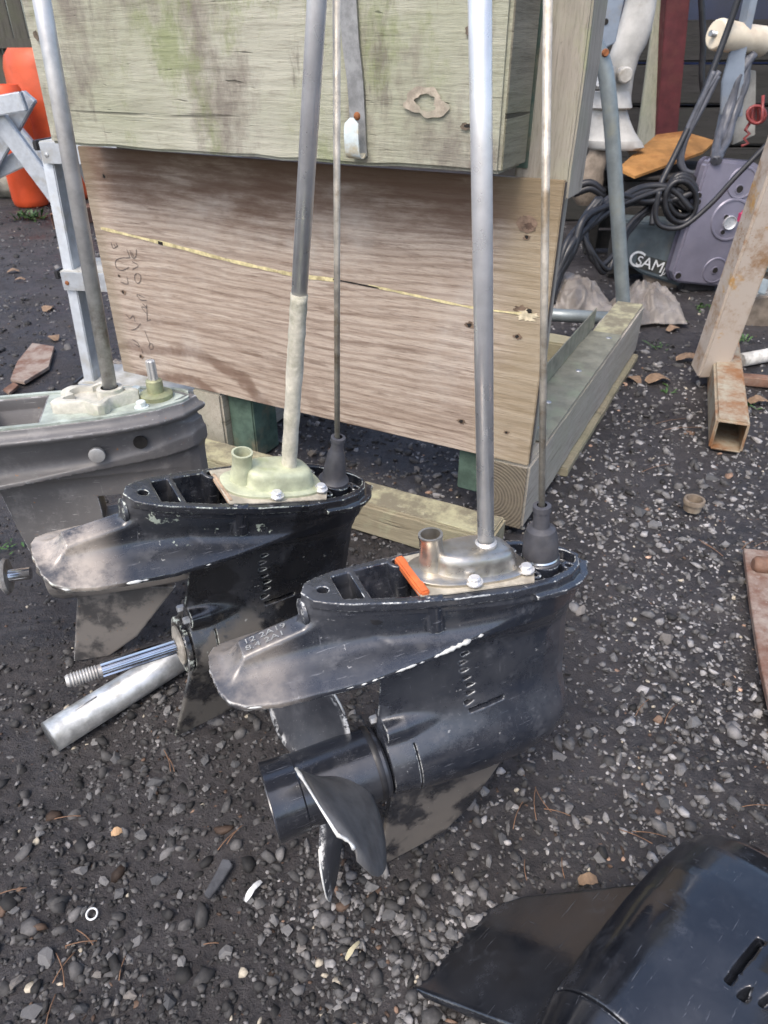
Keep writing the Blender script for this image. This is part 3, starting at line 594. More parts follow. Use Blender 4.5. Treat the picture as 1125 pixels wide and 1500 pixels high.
M_RUBB = plain('black_rubber', (.022, .022, .024), .45, 0, .3, 40, .1)
M_ORANGE = plain('orange_gasket', (.62, .15, .045), .6, 0, .2, 50, .2, .4, (.42, .10, .04))
M_GASK = plain('beige_gasket', (.42, .38, .30), .8, 0, .3, 50, .2, .3, (.28, .24, .19))
M_WHITECORR = plain('white_corroded_shaft', (.56, .53, .44), .75, .1, .28, 26, .6, .3, (.30, .29, .22))
M_ROD = plain('tarnished_rod', (.48, .44, .37), .5, .4, .35, 35, .15, .5, (.20, .15, .09))
M_MINT = plain('mint_green_casting', (.37, .41, .36), .6, .1, .25, 35, .3, .4, (.20, .22, .18))
M_PUMP = plain('chalky_pump_casting', (.52, .50, .43), .7, .2, .25, 40, .4, .4, (.34, .36, .27))
M_BRASS = plain('dull_green_brass', (.36, .36, .22), .5, .5, .3, 40, .2, .5, (.30, .34, .20))
M_DGREY = paint('dark_hub_paint', (.016, .018, .024), (.045, .046, .05), (.3, .3, .3), .20, .5, spec=1., edge=(.58, .66))
M_BLADE = paint('propeller_blade_paint', (.030, .032, .038), (.085, .085, .09), (.66, .66, .64), .36, .6)
M_BLADEG = plain('worn_grey_blade', (.15, .145, .14), .5, .3, .25, 30, .15, .5, (.09, .088, .09))
M_WORN = plain('bare_chipped_edge', (.62, .62, .59), .55, .3, .2, 60, .4)

def deckz(p, x): return float(np.interp(x, [a for a, b in p['deck']], [b for a, b in p['deck']]))
def hexbolt(name, c, r, h, mat, parent, axis='z'):
    return lathe(name, [(r*1.5, 0), (r*1.5, h*.25), (r, h*.28), (r, h*.9), (r*.8, h)], mat, parent, 6 if False else 12, axis, c, True, 30)
def stadium(x0, x1, w0, w1, n=40):      # outline of a rounded, tapering plate: two circles blended
    out = []
    for k in range(n):
        a = 2*math.pi*k/n; ca, sa = math.cos(a), math.sin(a); t = .5+.5*np.sign(ca)*abs(ca)**.8
        xx = (x0+x1)/2+(x1-x0)/2*np.sign(ca)*abs(ca)**.75; w = w0*(1-t)+w1*t; out.append((xx, w*np.sign(sa)*abs(sa)**.7))
    return out
def pump_cover(root, p, mat):
    o = lambda x, y, h: (x, y, deckz(p, x)+h)
    base = stadium(.088, .232, .036, .040)
    plate = rings('pump_plate', [[o(x, y, .001) for x, y in base], [o(x, y, .0055) for x, y in base], [o(.16+(x-.16)*.97, y*.96, .007) for x, y in base]], mat, root)
    dome = stadium(.118, .218, .027, .030); R2 = []
    for f, h in ((1.06, .006), (1.01, .010), (.98, .020), (.94, .0265), (.86, .0305), (.70, .032), (.40, .0325)): R2.append([o(.168+(x-.168)*f, y*f, h) for x, y in dome])
    d = rings('pump_dome', R2, mat, root, 60)
    c = o(.118, .006, 0); lathe('spout', [(.017, .006), (.0145, .02), (.0132, .03), (.0132, .047), (.0140, .048), (.0140, .051), (.0112, .051), (.0108, .03)], mat, plate, 24, 'z', c, False, 50)
    lathe('spout_bore', [(.0001, .034), (.0108, .034)], M_BLACKHOLE, plate, 20, 'z', c, False)
    for bx, by in ((.150, -.036), (.222, -.027), (.2, .034)): hexbolt('bolt', o(bx, by, .006), .0065, .008, M_STEEL, plate)
def blade_geo(phi, Rr=.186, r0=.040, n=14, m=12):
    V = []; pitch = .40
    er = np.array([0, -math.cos(phi), math.sin(phi)]); et = np.array([0, math.sin(phi), math.cos(phi)]); ex = np.array([-1., 0, 0])
    for side in (1, -1):
        for i in range(n):
            f = i/(n-1); r = r0+(Rr-r0)*f
            ch = .075+.078*math.sin(min(1, f*1.25)*math.pi*.62); 
            if f > .6: ch *= math.sqrt(max(.03, 1-((f-.6)/.41)**2.4))
            beta = math.atan(pitch/(2*math.pi*r)); cd = et*math.cos(beta)+ex*math.sin(beta); nd = ex*math.cos(beta)-et*math.sin(beta)
            for j in range(m):
                s = j/(m-1)-.5; th = (.0052*(1-f)+.0016)*math.sqrt(max(.02, 1-(2*s)**2)); cam_ = .010*(1-4*s*s)
                q = r*er*math.cos(s*ch/r*math.cos(beta)*.9)+cd*s*ch-nd*cam_*.7+side*nd*th+np.array([-.03-.030*f-.006, 0, 0])*1
                V.append(q)
    F = []
    for i in range(n-1):
        for j in range(m-1):
            a = i*m+j; F.append((a, a+1, a+m+1, a+m)); b = n*m+a; F.append((b, b+m, b+m+1, b+1))
    for i in range(n-1):
        for j in (0, m-1): a = i*m+j; b = n*m+a; F.append((a, a+m, b+m, b) if j == 0 else (a, b, b+m, a+m))
    for j in range(m-1): a = (n-1)*m+j; b = n*m+a; F.append((a, a+1, b+1, b))
    return np.array(V), F
def lower_unit(pose, O, s, label, me, mat, p, kind):
    rt = empty('outboard_lower_unit', O, frame(*pose)*s, label, 'outboard part', 'outboard lower units standing upright')
    h = link('housing', me, mat, rt)
    if kind in ('front', 'middle'):
        zs = deckz(p, .184); base = np.array([.184, 0, zs+.02])
        cov = M_COVER if kind == 'front' else M_COVERG
        pump_cover(rt, p, cov)
        poly_prism('gasket', [(.084, -.040), (.120, -.043), (.225, -.046), (.236, -.028), (.236, .028), (.225, .046), (.12, .043), (.086, .038)], .0005, .0022, M_GASK, rt, Matrix.Translation((0, 0, deckz(p, 0)))@Matrix.Rotation(math.atan((p['deck'][0][1]-p['deck'][1][1])/(p['deck'][1][0]-p['deck'][0][0])), 4, 'Y'))
        if kind == 'front':
            box('orange_seal', .083, .094, -.040, .036, deckz(p, .088)-.004, deckz(p, .088)+.007, M_ORANGE, rt, .002)
            tube('drive_shaft', [base, (.184, 0, 1.32)], .0094, M_STEEL, rt, 28)
            lathe('shaft_collar', [(.013, 0), (.013, .003), (.0098, .006)], M_STEELD, rt, 24, 'z', tuple(base-np.array([0, 0, .0])+np.array([0, 0, .0115])), False)
        else:
            box('orange_seal', .083, .090, -.036, .030, deckz(p, .088)-.004, deckz(p, .088)+.004, plain('faded_orange_gasket', (.40, .29, .20), .8, 0, .4, 60, .3, .3, (.4, .36, .26)), rt, .002)
            tube('drive_shaft', [(.184, 0, .752), (.184, 0, 1.36)], .0094, M_STEEL, rt, 28)
            zz2 = np.linspace(zs+.02, .753, 26); tube('corroded_shaft', [(.184, 0, z) for z in zz2], [.0104+R.uniform(-.0005, .0006) for _ in zz2], M_WHITECORR, rt, 22)
        bz = deckz(p, .258)
        lathe('rod_boot', [(.0235, 0), (.0235, .006), (.0215, .008), (.0218, .014), (.0205, .036), (.017, .048), (.0105, .052), (.0095, .056), (.0095, .072), (.0108, .073), (.0108, .080), (.006, .081)] if kind == 'front' else
              [(.022, 0), (.022, .008), (.018, .012), (.0165, .02), (.015, .035), (.0125, .052), (.010, .058), (.009, .062), (.009, .072), (.0105, .073), (.0105, .079), (.006, .080)], M_RUB, rt, 26, 'z', (.258, 0, bz-.004), False)
        if kind == 'front': lathe('boot_clamp', [(.0222, .008), (.0232, .010), (.0222, .012)], M_CHROME, rt, 26, 'z', (.258, 0, bz-.004), False)
        tip = {'front': (803, -40), 'middle': (493, -40)}[kind]
        Rm = frame(*pose); w = on_plane(*tip, np.asarray(O), Rm[:, 1]); lt = Rm.T@(w-np.asarray(O))/s
        tube('shift_rod', [(.258, 0, bz+.06), lt], .0038, M_ROD, rt, 14)
        q = (.213, -.043, .455)
        lathe('drain_screw', [(.0095, .0), (.0095, -.006), (.007, -.008), (.0001, -.008)], M_STEELD if kind == 'front' else M_PALEPAINT, rt, 20, 'y', (.213, -.040, .4555), False)
        if kind == 'front': lathe('plug', [(.009, .0), (.009, -.005), (.0001, -.006)], M_RUBB, rt, 18, 'y', (.035, -.026, .482), False)
        lathe('trim_plug', [(.015, .0), (.015, -.004), (.011, -.006), (.0001, -.0045)], mat, rt, 20, 'x', (-.037, 0, .497), False)
        for sy in ((1,) if kind == 'front' else (-1, 1)): lathe('carrier_bolt', [(.0001, -.006), (.005, -.006), (.0058, -.004), (.0058, .004)], M_STEELD, rt, 6, 'x', (.028, sy*.013, .284), False)
    if kind == 'front':
        pr = empty('propeller'); pr.parent = rt; pr.matrix_parent_inverse = Matrix.Identity(4); pr.location = (0, 0, .222*K)
        lathe('propeller_hub', [(.0001, .0255), (.044, .0255), (.0475, .022), (.0475, -.084), (.0488, -.086), (.0492, -.112), (.0505, -.124), (.0485, -.1245), (.0455, -.110), (.044, -.03), (.0001, -.03)], M_DGREY, pr, 56, 'x', (0, 0, 0), False, 30)
        lathe('hub_ring', [(.0480, .010), (.0488, .012), (.0488, .0165), (.0480, .018)], M_RUBB, pr, 56, 'x', (0, 0, 0), False)
        for k, ph in enumerate((30, 150, 270)):
            V, F = blade_geo(math.radians(ph+PROP_ROT)); b = mk('blade', V, F, M_BLADEG if k == 0 else M_BLADE, pr, True); fix(b.data)
            # bare worn metal along the edge of the blade
            m_, n_ = 12, 14; E_ = [V[i*m_+(0 if k == 1 else m_-1)] for i in range(3, n_)]+[V[(n_-1)*m_+j] for j in (range(0, 8) if k == 1 else range(m_-1, 3, -1))]
            tube('worn_edge', E_, [(.0019 if k == 0 else .0012)+R.uniform(-.0008, .0008) for _ in E_], M_WORN, b, 6)
    elif kind == 'middle':
        z = .222
        lathe('bearing_carrier', [(.0001, .029), (.040, .029), (.043, .026), (.043, .020), (.036, .019), (.030, .024), (.0001, .024)], M_PB, rt, 40, 'x', (0, 0, z), False, 30)
        lathe('carrier_ring', [(.030, .019), (.030, .016), (.014, .012), (.012, .014)], M_ROD, rt, 32, 'x', (0, 0, z), False)
        V = []; nn = 48
        for x, r in ((.02, .0105), (-.095, .0105)):
            for k in range(nn): q = 2*math.pi*k/nn; rr = r*(1+.10*(1 if (k//2) % 2 else -1)); V.append((x, rr*math.cos(q), z+rr*math.sin(q)))
        F = [(k, (k+1) % nn, nn+(k+1) % nn, nn+k) for k in range(nn)]+[tuple(range(nn)), tuple(nn+k for k in range(nn))]
        sp = mk('propeller_shaft', V, F, M_CHROME, rt); fix(sp.data)
        prof = [(.0095, -.094), (.0088, -.100)]
        for k in range(9): prof += [(.0105, -.102-k*.004), (.0088, -.104-k*.004)]
        prof += [(.0098, -.139), (.0075, -.143), (.0001, -.143)]; lathe('thread', prof, M_STEELD, sp, 24, 'x', (0, 0, z), False, 20)
    else:
        zd = deckz(p, 0)
        tube('drive_shaft', [(.150, 0, zd), (.150+.035, 0, 1.36)], .0108, M_STEELD, rt, 28)
        ol = []
        for k in range(48):
            a = 2*math.pi*k/48; rr = .045+.009*math.cos(5*a+.6)+.003*math.cos(9*a); ol.append((.125+rr*1.22*math.cos(a), rr*.92*math.sin(a)))
        rings('pump_body', [[(x, y, zd-.004) for x, y in ol], [(x, y, zd+.018) for x, y in ol], [(.125+(x-.125)*.95, y*.95, zd+.021) for x, y in ol], [(.125+(x-.125)*.72, y*.7, zd+.021) for x, y in ol], [(.125+(x-.125)*.68, y*.66, zd+.012) for x, y in ol]], M_PUMP, rt, 40)
        lathe('pump_boss', [(.022, .008), (.020, .026), (.0135, .027)], M_PUMP, rt, 28, 'z', (.150, 0, zd), False)
        rim = []; wmax = p['dw']
        xs = np.concatenate([np.linspace(-.30, .2, 26), np.linspace(.21, .268, 12)]); w = np.interp(xs, [a for a, b in wmax], [b for a, b in wmax])
        for sgn, nm in ((1, 'deck_rim'), (-1, 'deck_rim')):
            rings(nm, [[(x, sgn*(ww-.001), zd-.002), (x, sgn*(ww-.001), zd+.0035), (x, sgn*max(.0, ww-.009), zd+.0035), (x, sgn*max(.0, ww-.009), zd-.002)] for x, ww in zip(xs, w)], M_MINT, rt, 30)
        poly_prism('deck_plate', [(.048, -.056), (.15, -.050), (.20, -.041), (.235, -.028), (.262, 0), (.235, .028), (.20, .041), (.15, .050), (.048, .056)], zd-.001, zd+.0012, M_MINT, rt)
        for x in (-.125, -.052): box('deck_rib', x-.004, x+.004, -.058, .058, zd-.02, zd+.0032, M_MINT, rt, .001)
        lathe('rod_bushing', [(.026, 0), (.026, .008), (.022, .010), (.0135, .011), (.013, .030), (.010, .032), (.0001, .032)], M_BRASS, rt, 28, 'z', (.218, .004, zd), False, 30)
        V = []
        for zq, r in ((.03, .0075), (.062, .0070), (.064, .0055)):
            for k in range(28): q = 2*math.pi*k/28; rr = r*(1+.09*(1 if (k//2) % 2 else -1)); V.append((.218+rr*math.cos(q), .004+rr*math.sin(q), zd+zq))
        st = mk('shift_stub', V, [(i*28+k, i*28+(k+1) % 28, (i+1)*28+(k+1) % 28, (i+1)*28+k) for i in range(2) for k in range(28)]+[tuple(56+k for k in range(28))], M_STEELD, rt); fix(st.data)
        for bx, by in ((.196, -.034), (.186, .026), (-.10, .045), (-.052, -.05)): hexbolt('bolt', (bx, by, zd+.001), .0075, .012, M_PALEPAINT, rt)
        lathe('drain_screw', [(.0125, .0), (.0125, -.006), (.010, -.007), (.0001, -.007)], M_STEELD, rt, 20, 'y', (.118, -.0545, .468), False)
        lathe('plug_hole', [(.011, .0), (.011, -.003), (.0001, -.003)], M_BLACKHOLE, rt, 20, 'y', (.185, -.0465, .477), False)
        z = .222
        tube('propeller_shaft', [(-.05, 0, z), (-.17, 0, z)], .011, M_CHROME, rt, 24)
        lathe('thrust_washer', [(.011, -.085), (.030, -.086), (.033, -.091), (.026, -.097), (.0105, -.101)], M_STEELD, rt, 32, 'x', (0, 0, z), False)
    return rt
PROP_ROT = 0
U1 = lower_unit((22, -4, -3), at_z(553, 1270), 1.0, 'scuffed blue-black outboard lower unit with a three-bladed propeller and a silver pump cover', ME_A, M_PA, UA, 'front')
U2 = lower_unit((32, 3.9, 8), np.array([-.36, .813, .012]), 1.02, 'worn black outboard lower unit without propeller, bare splined shaft and green-stained pump cover', ME_A, M_PB, UA, 'middle')
U3 = lower_unit((14, 0, 0), at_z(130, 965), 1.0, 'grey outboard lower unit with a mint green open deck, beside the aluminium steps', ME_B, M_PC, UB, 'left')
# a fourth one, lying on its side
fa, ft = math.radians(42), math.radians(31); f_ = np.array([math.cos(fa), math.sin(fa), 0]); z_ = np.array([math.sin(fa)*math.cos(ft), -math.cos(fa)*math.cos(ft), math.sin(ft)]); y_ = np.cross(z_, f_)
RL = np.array([f_, y_, z_]).T; sL = 1.34
LY = at_z(1112, 1262, .17)-sL*RL@np.array([.275, .025, .25])
U4 = empty('outboard_housing', LY, RL*sL, 'glossy black outboard gear housing lying on its side on the gravel', 'outboard part')
link('housing', ME_A, M_PD, U4)
# lettering stencilled on the spine of the front unit
def spine_text():
    me = text_mesh('12 2A19\n8.4 2A1', .0125*K); zc = .486
    for v in me.vertices: x, y, z = v.co/K; v.co = Vector((-.108+x*1.12, -.0005+y*.86, 0))*K
    for v in me.vertices: v.co.z = (float(np.interp(v.co.x/K, (-.128, -.112, -.04), (.455, .476, .486)))+.0022)*K
    link('stencil_lettering', me, M_WORN, U1)
spine_text()

# bare chipped metal along the near edge of the anti-ventilation plates
def chipped(root, segs, seed):
    rr = random.Random(seed)
    for x0, x1, w in segs:
        xs = np.linspace(x0, x1, max(5, int((x1-x0)/.004))); P = []; Rd = []
        for x in xs:
            wc = float(np.interp(x, [a for a, b in UA['cw']], [b for a, b in UA['cw']])); zc = float(np.interp(x, [a for a, b in UA['cav']], [b for a, b in UA['cav']]))
            P.append((x, -wc+.0008, zc+.012-.016*min(1.2, wc/.066)**2+.0012)); Rd.append(max(.0004, w*rr.uniform(.2, 1.25)*math.sin(math.pi*(x-x0+.001)/(x1-x0+.002))**.5))
        tube('chipped_edge', P, Rd, M_WORN, root, 6)
chipped(U1, [(-.03, .03, .0016), (.035, .075, .0022), (.08, .165, .0034), (.175, .20, .003), (-.125, -.10, .0014)], 3)
chipped(U2, [(-.135, -.115, .003), (-.06, -.03, .0028), (.03, .05, .0016), (.2, .24, .0022)], 4)
# ------------------------------------------------------------------ the rest of the yard
def bar(name, a, b, w, t, mat, parent=None, up=(0, 0, 1), bev=.004, hollow=False):
    """straight rectangular section from a to b, w wide across `up`, t thick"""
    a, b = np.asarray(a, float), np.asarray(b, float); d = b-a; L = np.linalg.norm(d); d = d/L; s = np.cross(d, up); s /= np.linalg.norm(s); u = np.cross(s, d)
    bm = bmesh.new(); bmesh.ops.create_cube(bm, size=1)
    for v in bm.verts: v.co = Vector((v.co.x*L+L/2, v.co.y*w, v.co.z*t))
    if hollow:
        ends = [f for f in bm.faces if abs(f.normal.x) > .9]
        bmesh.ops.inset_region(bm, faces=ends, thickness=min(w, t)*.09, use_boundary=True)
        for f in [f for f in bm.faces if abs(f.normal.x) > .9 and all(abs(abs(v.co.y)-w/2) > 1e-5 for v in f.verts)]:
            sx = -1 if f.calc_center_median().x > L/2 else 1
            r = bmesh.ops.extrude_face_region(bm, geom=[f])
            for v in [g for g in r['geom'] if isinstance(g, bmesh.types.BMVert)]: v.co.x += sx*L*.48
            bmesh.ops.delete(bm, geom=[f], context='FACES')
    if bev: bmesh.ops.bevel(bm, geom=[e for e in bm.edges if e.calc_face_angle(0) > .5 and abs(e.verts[0].co.y) > w*.49 and abs(e.verts[1].co.y) > w*.49], offset=bev, segments=3, affect='EDGES')
    bmesh.ops.transform(bm, matrix=mat4(d, s, u, a), verts=bm.verts); return bm_out(name, bm, mat, parent)
M_ALU = plain('dull_aluminium', (.50, .53, .56), .45, .55, .12, 30, .06, .5, (.42, .42, .40))
M_ALUT = plain('dirty_step_tread', (.47, .47, .44), .6, .2, .2, 25, .15, .4, (.33, .31, .25))
M_BARREL = plain('orange_plastic', (.50, .085, .03), .5, 0, .15, 8, .05, .4, (.45, .09, .035))
M_BARREL2 = plain('bright_orange_plastic', (.75, .10, .03), .4, 0, .12, 8, .05, .5)
M_FENCE = wood('dark_fence_board', ((.075, .07, .06), (.10, .095, .08), (.05, .045, .04), (.085, .09, .06)), 1.0, 2, None, .4)
M_DARKTIMB = wood('dark_sleeper', ((.03, .028, .026), (.045, .042, .04), (.018, .016, .015), (.035, .035, .03)), 1.0, 0, None, .5)
M_CONC = plain('pale_concrete', (.36, .35, .30), .9, 0, .25, 14, .4, .2, (.22, .22, .16))
M_RUSTB = plain('brown_rusty_steel', (.17, .095, .065), .8, .1, .35, 22, .4, .3, (.26, .20, .16))
def rustplate():
    n = NT('flaking_rust_sheet', .85, .05, .3); a = n.noise(18, 7, .7); b = n.noise(80, 5, .7)
    c = n.mix(n.ramp(a, .35, .65), (.16, .085, .06), (.30, .25, .21)); c = n.mix(n.ramp(b, .58, .74, 0, .7), c, (.40, .36, .32)); n.base(c); n.bump(b, .6, .003); return n.m
M_RPLATE = rustplate()
def creamrust():
    n = NT('cream_paint_over_rust', .6, .05, .4); a = n.noise(9, 8, .72); b = n.noise(120, 5, .7)
    c = n.mix(n.ramp(a, .46, .66), (.50, .43, .36), (.29, .17, .085)); c = n.mix(n.math('MULTIPLY', n.ramp(b, .56, .66), n.ramp(n.noise(5, 4), .42, .6)), c, (.27, .12, .035)); c = n.mix(n.ramp(n.noise(14, 6, .7, n.map((1, 1, 1), (3, 3, 3))), .58, .70, 0, .8), c, (.46, .24, .04))
    n.base(c); n.bump(b, .3, .002); return n.m
M_CRUST = creamrust()
M_CABLE = plain('black_cable', (.016, .016, .018), .42, 0, .3, 20, .05)
M_CABLEG = plain('grey_cable', (.075, .078, .09), .45, 0, .3, 20, .05)
M_WHITEP = plain('dirty_shaded_white_paint', (.44, .43, .40), .5, 0, .2, 9, .1, .5, (.28, .25, .20))  # dirt blotches on white; base tone darkened to carry the leg's shade
M_MUDDY = plain('mud_caked_metal', (.20, .165, .13), .9, 0, .35, 18, .6, .2, (.11, .09, .07))
M_BGREY = plain('blue_grey_paint', (.20, .235, .28), .5, .1, .15, 10, .08, .5, (.22, .20, .17))
M_RED = plain('dark_red_steel', (.085, .018, .020), .6, .1, .25, 14, .15, .4, (.10, .03, .025))
M_GPLANK = wood('grey_plank', ((.25, .25, .20), (.32, .31, .25), (.17, .17, .13), (.24, .26, .17)), 1.0, 2, None, .4)
M_RORANGE = plain('orange_rust_sheet', (.30, .15, .05), .85, 0, .3, 10, .3, .2, (.20, .08, .025))
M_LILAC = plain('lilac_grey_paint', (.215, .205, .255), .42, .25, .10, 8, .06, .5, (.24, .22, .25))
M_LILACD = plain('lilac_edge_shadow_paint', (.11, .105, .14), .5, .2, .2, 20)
M_BIN = plain('dark_slate_plastic', (.075, .095, .105), .5, 0, .3, 9, .1, .4, (.13, .105, .075))
M_CREAM = plain('cream_plastic', (.66, .58, .44), .45, 0, .1, 12, .03, .5, (.52, .42, .30))
M_LETTER = plain('worn_white_letter', (.62, .63, .63), .6, 0, .2, 60)
M_REDW = plain('red_wire', (.20, .035, .03), .45, 0, .25, 40)
M_LEAF = plain('green_leaf', (.05, .11, .025), .5, 0, .35, 40, .1)
M_DLEAF = plain('dry_leaf', (.22, .145, .09), .8, 0, .35, 50, .3)
M_NEEDLE = plain('pine_needle', (.17, .095, .055), .75, 0, .35, 80)
def bag():
    n = NT('crumpled_plastic', .35, 0, .5); a = n.noise(9, 6, .6); n.base(n.mix(n.ramp(a, .35, .65), (.30, .26, .22), (.44, .40, .36))); n.b.inputs['Transmission Weight'].default_value = .12; n.bump(n.noise(40, 5), .3, .004); return n.m
M_BAG = bag()
# --- fence right along the back of the yard
fen = empty('board_fence', (0, 9.0, 0), None, 'dark weathered board fence along the back of the yard', 'fence')
fbm_ = None
for i in range(112):
    x = -9+i*.162
    if fbm_ is None:
        fb = box('board', -.074, .074, -.012, .012, 0, 2.2, M_FENCE, fen, .004, 1); fbm_ = fb.data
    else: fb = bpy.data.objects.new('board', fbm_); COL.objects.link(fb); fb.parent = fen
    fb.location = (x*K, R.uniform(-.006, .006)*K, R.uniform(-.03, .03)*K)
for z in (.35, 1.02, 1.7): box('rail', -9.1, 9.2, -.06, -.016, z, z+.09, M_FENCE, fen, .004)
# --- orange barrels
def barrel(u, v, d, rad, h, mat, label):
    c = ray(u, v); c = CC+c*d/c[1]; r = empty('plastic_barrel', (c[0], d, 0), None, label, 'barrel', 'orange barrels')
    pr = [(rad*.86, 0), (rad*.95, .012), (rad, .05), (rad*1.0, h*.28), (rad*1.025, h*.31), (rad*1.025, h*.34), (rad, h*.37), (rad, h*.63), (rad*1.025, h*.66), (rad*1.025, h*.69), (rad, h*.72), (rad*.99, h*.88), (rad*.93, h*.95), (rad*.84, h*.985), (rad*.80, h), (rad*.76, h), (rad*.75, h*.975), (.0001, h*.975)]
    b = lathe('barrel_body', pr, mat, r, 48, 'z', (0, 0, 0), False, 50); lathe('bung', [(.045, h*.972), (.045, h*.995), (.0001, h*.995)], M_BLACKHOLE, r, 20, 'z', (rad*.45, 0, 0), False)
barrel(95, 200, 6.4, .33, 1.02, M_BARREL, 'tall scuffed orange plastic barrel behind the aluminium steps')
barrel(22, 200, 5.9, .13, .80, M_BARREL2, 'slim bright orange plastic drum beside the tall scuffed barrel')
# --- aluminium trestle
def trestle():
    y = 5.0; o = at_y(20, 270, y); r = empty('aluminium_trestle', (o[0], y, 0), None, 'grey aluminium folding trestle with crossed legs in front of the orange barrels', 'trestle'); O = np.array([o[0], y, 0])
    def B(n, p, q, w, dy): bar(n, at_y(*p, y+dy)-O, at_y(*q, y+dy)-O, .05, w, M_ALU, r, (0, 1, 0) if False else (0, 0, 1), .006)
    B('cross_rail', (-60, 165), (36, 148), .105, .0); B('leg', (-60, 95), (92, 300), .11, .06); B('leg', (44, 140), (-70, 345), .09, .13); B('lower_rail', (-60, 275), (32, 232), .10, .2)
    for dy in (.55,): B('leg', (-60, 95), (92, 270), .09, dy); B('leg', (44, 140), (-70, 318), .09, dy+.07)
trestle()
g = empty('concrete_block', at_z(25, 285), None, 'pale rounded lump of concrete on the ground under the trestle', 'concrete')
def lump(name, parent, rx, ry, rz, mat, seed, sub=4, amp=.25, fr=1.6, flat=0.0, smooth=True):
    bm = bmesh.new(); bmesh.ops.create_icosphere(bm, subdivisions=sub, radius=1)
    for v in bm.verts:
        n = mnoise.fractal(v.co*fr+Vector((seed, seed*2.1, 0)), .8, 2.1, 4); q = v.co*(1+amp*n); v.co = Vector((q.x*rx, q.y*ry, max(q.z, -1+flat)*rz+rz*.9))
    return bm_out(name, bm, mat, parent, smooth)
lump('lump', g, .34, .28, .20, M_CONC, 3, 4, .12)
# --- rusty channel lying behind the steps
c0, c1 = at_z(84, 325, .05), at_z(175, 300, .05)
t = empty('rusty_channel', c0, None, 'brown rusty steel channel lying behind the aluminium steps', 'steel scrap'); bar('channel', (0, 0, 0), c1-c0, .10, .10, M_RUSTB, t, hollow=True)
# --- step ladder
def ladder():
    y = 2.32; zt, zm, zl = .775, .43, .09; a = math.radians(-8); ex = np.array([math.cos(a), math.sin(a), 0]); ey = np.array([-math.sin(a), math.cos(a), 0])
    O = at_y(84, 215, y); O = np.array([O[0], y, 0]); r = empty('step_ladder', O, np.array([ex, ey, [0, 0, 1]]).T, 'pale aluminium step ladder with three flat treads, half hidden by the plywood board', 'ladder')
    for x in (0.0, .46):
        off = .03 if x == 0 else -.03
        for i, (ya, za, yb, zb) in enumerate([(0, zt, -.05, zm), (-.05, zm, -.10, zl), (-.10, zl, -.115, 0)]): bar('stile', (x-.004+off*i*.4, ya-.03, za), (x-.004+off*(i+1)*.4, yb-.03, zb), .058, .034, M_ALU, r, (1, 0, 0), .003)
        bar('back_leg', (x+.014, .06, zt), (x+.014, .42, 0), .03, .02, M_ALU, r, (1, 0, 0), .003)
        box('foot', x-.012+off, x+.05+off, -.15, -.08, -.002, .02, M_RUBB, r, .004)
    for i, (yy, z) in enumerate([(0, zt), (-.05, zm), (-.10, zl)]):
        tr = box('tread', -.012, .50, yy-.075, yy+.10, z, z+.012, M_ALUT, r, .003); box('tread_lip', -.008, .496, yy-.079, yy-.0745, z-.045, z+.01, M_ALU, tr, .001)
        box('end_cap', -.028, -.0125, yy-.08, yy+.10, z-.012, z+.014, M_RUBB, tr, .003)
        for x in (.008, .475): lathe('rivet', [(.0001, -.003), (.006, -.002), (.007, 0)], M_RUST if i else M_GALV, tr, 12, 'y', (x, yy-.0795, z-.022), False)
ladder()
# --- flat scrap on the ground
def flat_px(name, px, th, mat, label, cat, z=.006, group=None, bev=.001, part='sheet'):
    P = [at_z(u, v, z) for u, v in px]; c = sum(P)/len(P); r = empty(name, (c[0], c[1], 0), None, label, cat, group)
    o = poly_prism(part, [(p[0]-c[0], p[1]-c[1]) for p in P], z-.004, z+th, mat, r, None, bev); return r, c
flat_px('rusty_sheet', [(16, 558), (36, 562), (72, 540), (80, 510), (48, 505), (26, 532)], .008, M_RPLATE, 'torn flake of rusty sheet metal lying flat beside the aluminium steps', 'sheet metal', .015)
flat_px('rusty_sheet', [(5, 572), (14, 578), (28, 566), (20, 562)], .006, M_RUSTB, 'small brown flake of rusty metal next to the larger torn flake', 'sheet metal', .012)
r, c = flat_px('steel_angle', [(1088, 808), (1128, 812), (1330, 900), (1330, 1250), (1180, 1180), (1130, 1060), (1112, 980), (1098, 890)], .010, M_RPLATE, 'rusty red steel plate with a pipe stub lying on the gravel', 'steel scrap', .018, part='plate')
p0, p1 = at_z(1103, 826, .04)-np.array([c[0], c[1], 0]), at_z(1200, 835, .04)-np.array([c[0], c[1], 0]); tube('pipe_stub', [p0, p0+(p1-p0)*.05, p1], [.012, .019, .019], M_RUSTB, r, 18)
flat_px('slate_shard', [(299, 1310), (306, 1317), (313, 1309), (328, 1288), (341, 1268), (336, 1260), (326, 1259), (318, 1276), (309, 1292)], .002, plain('dark_slate', (.06, .062, .068), .6, 0, .4, 50, .5), 'long dark slate splinter on the gravel in front of the propeller', 'slate', .010)
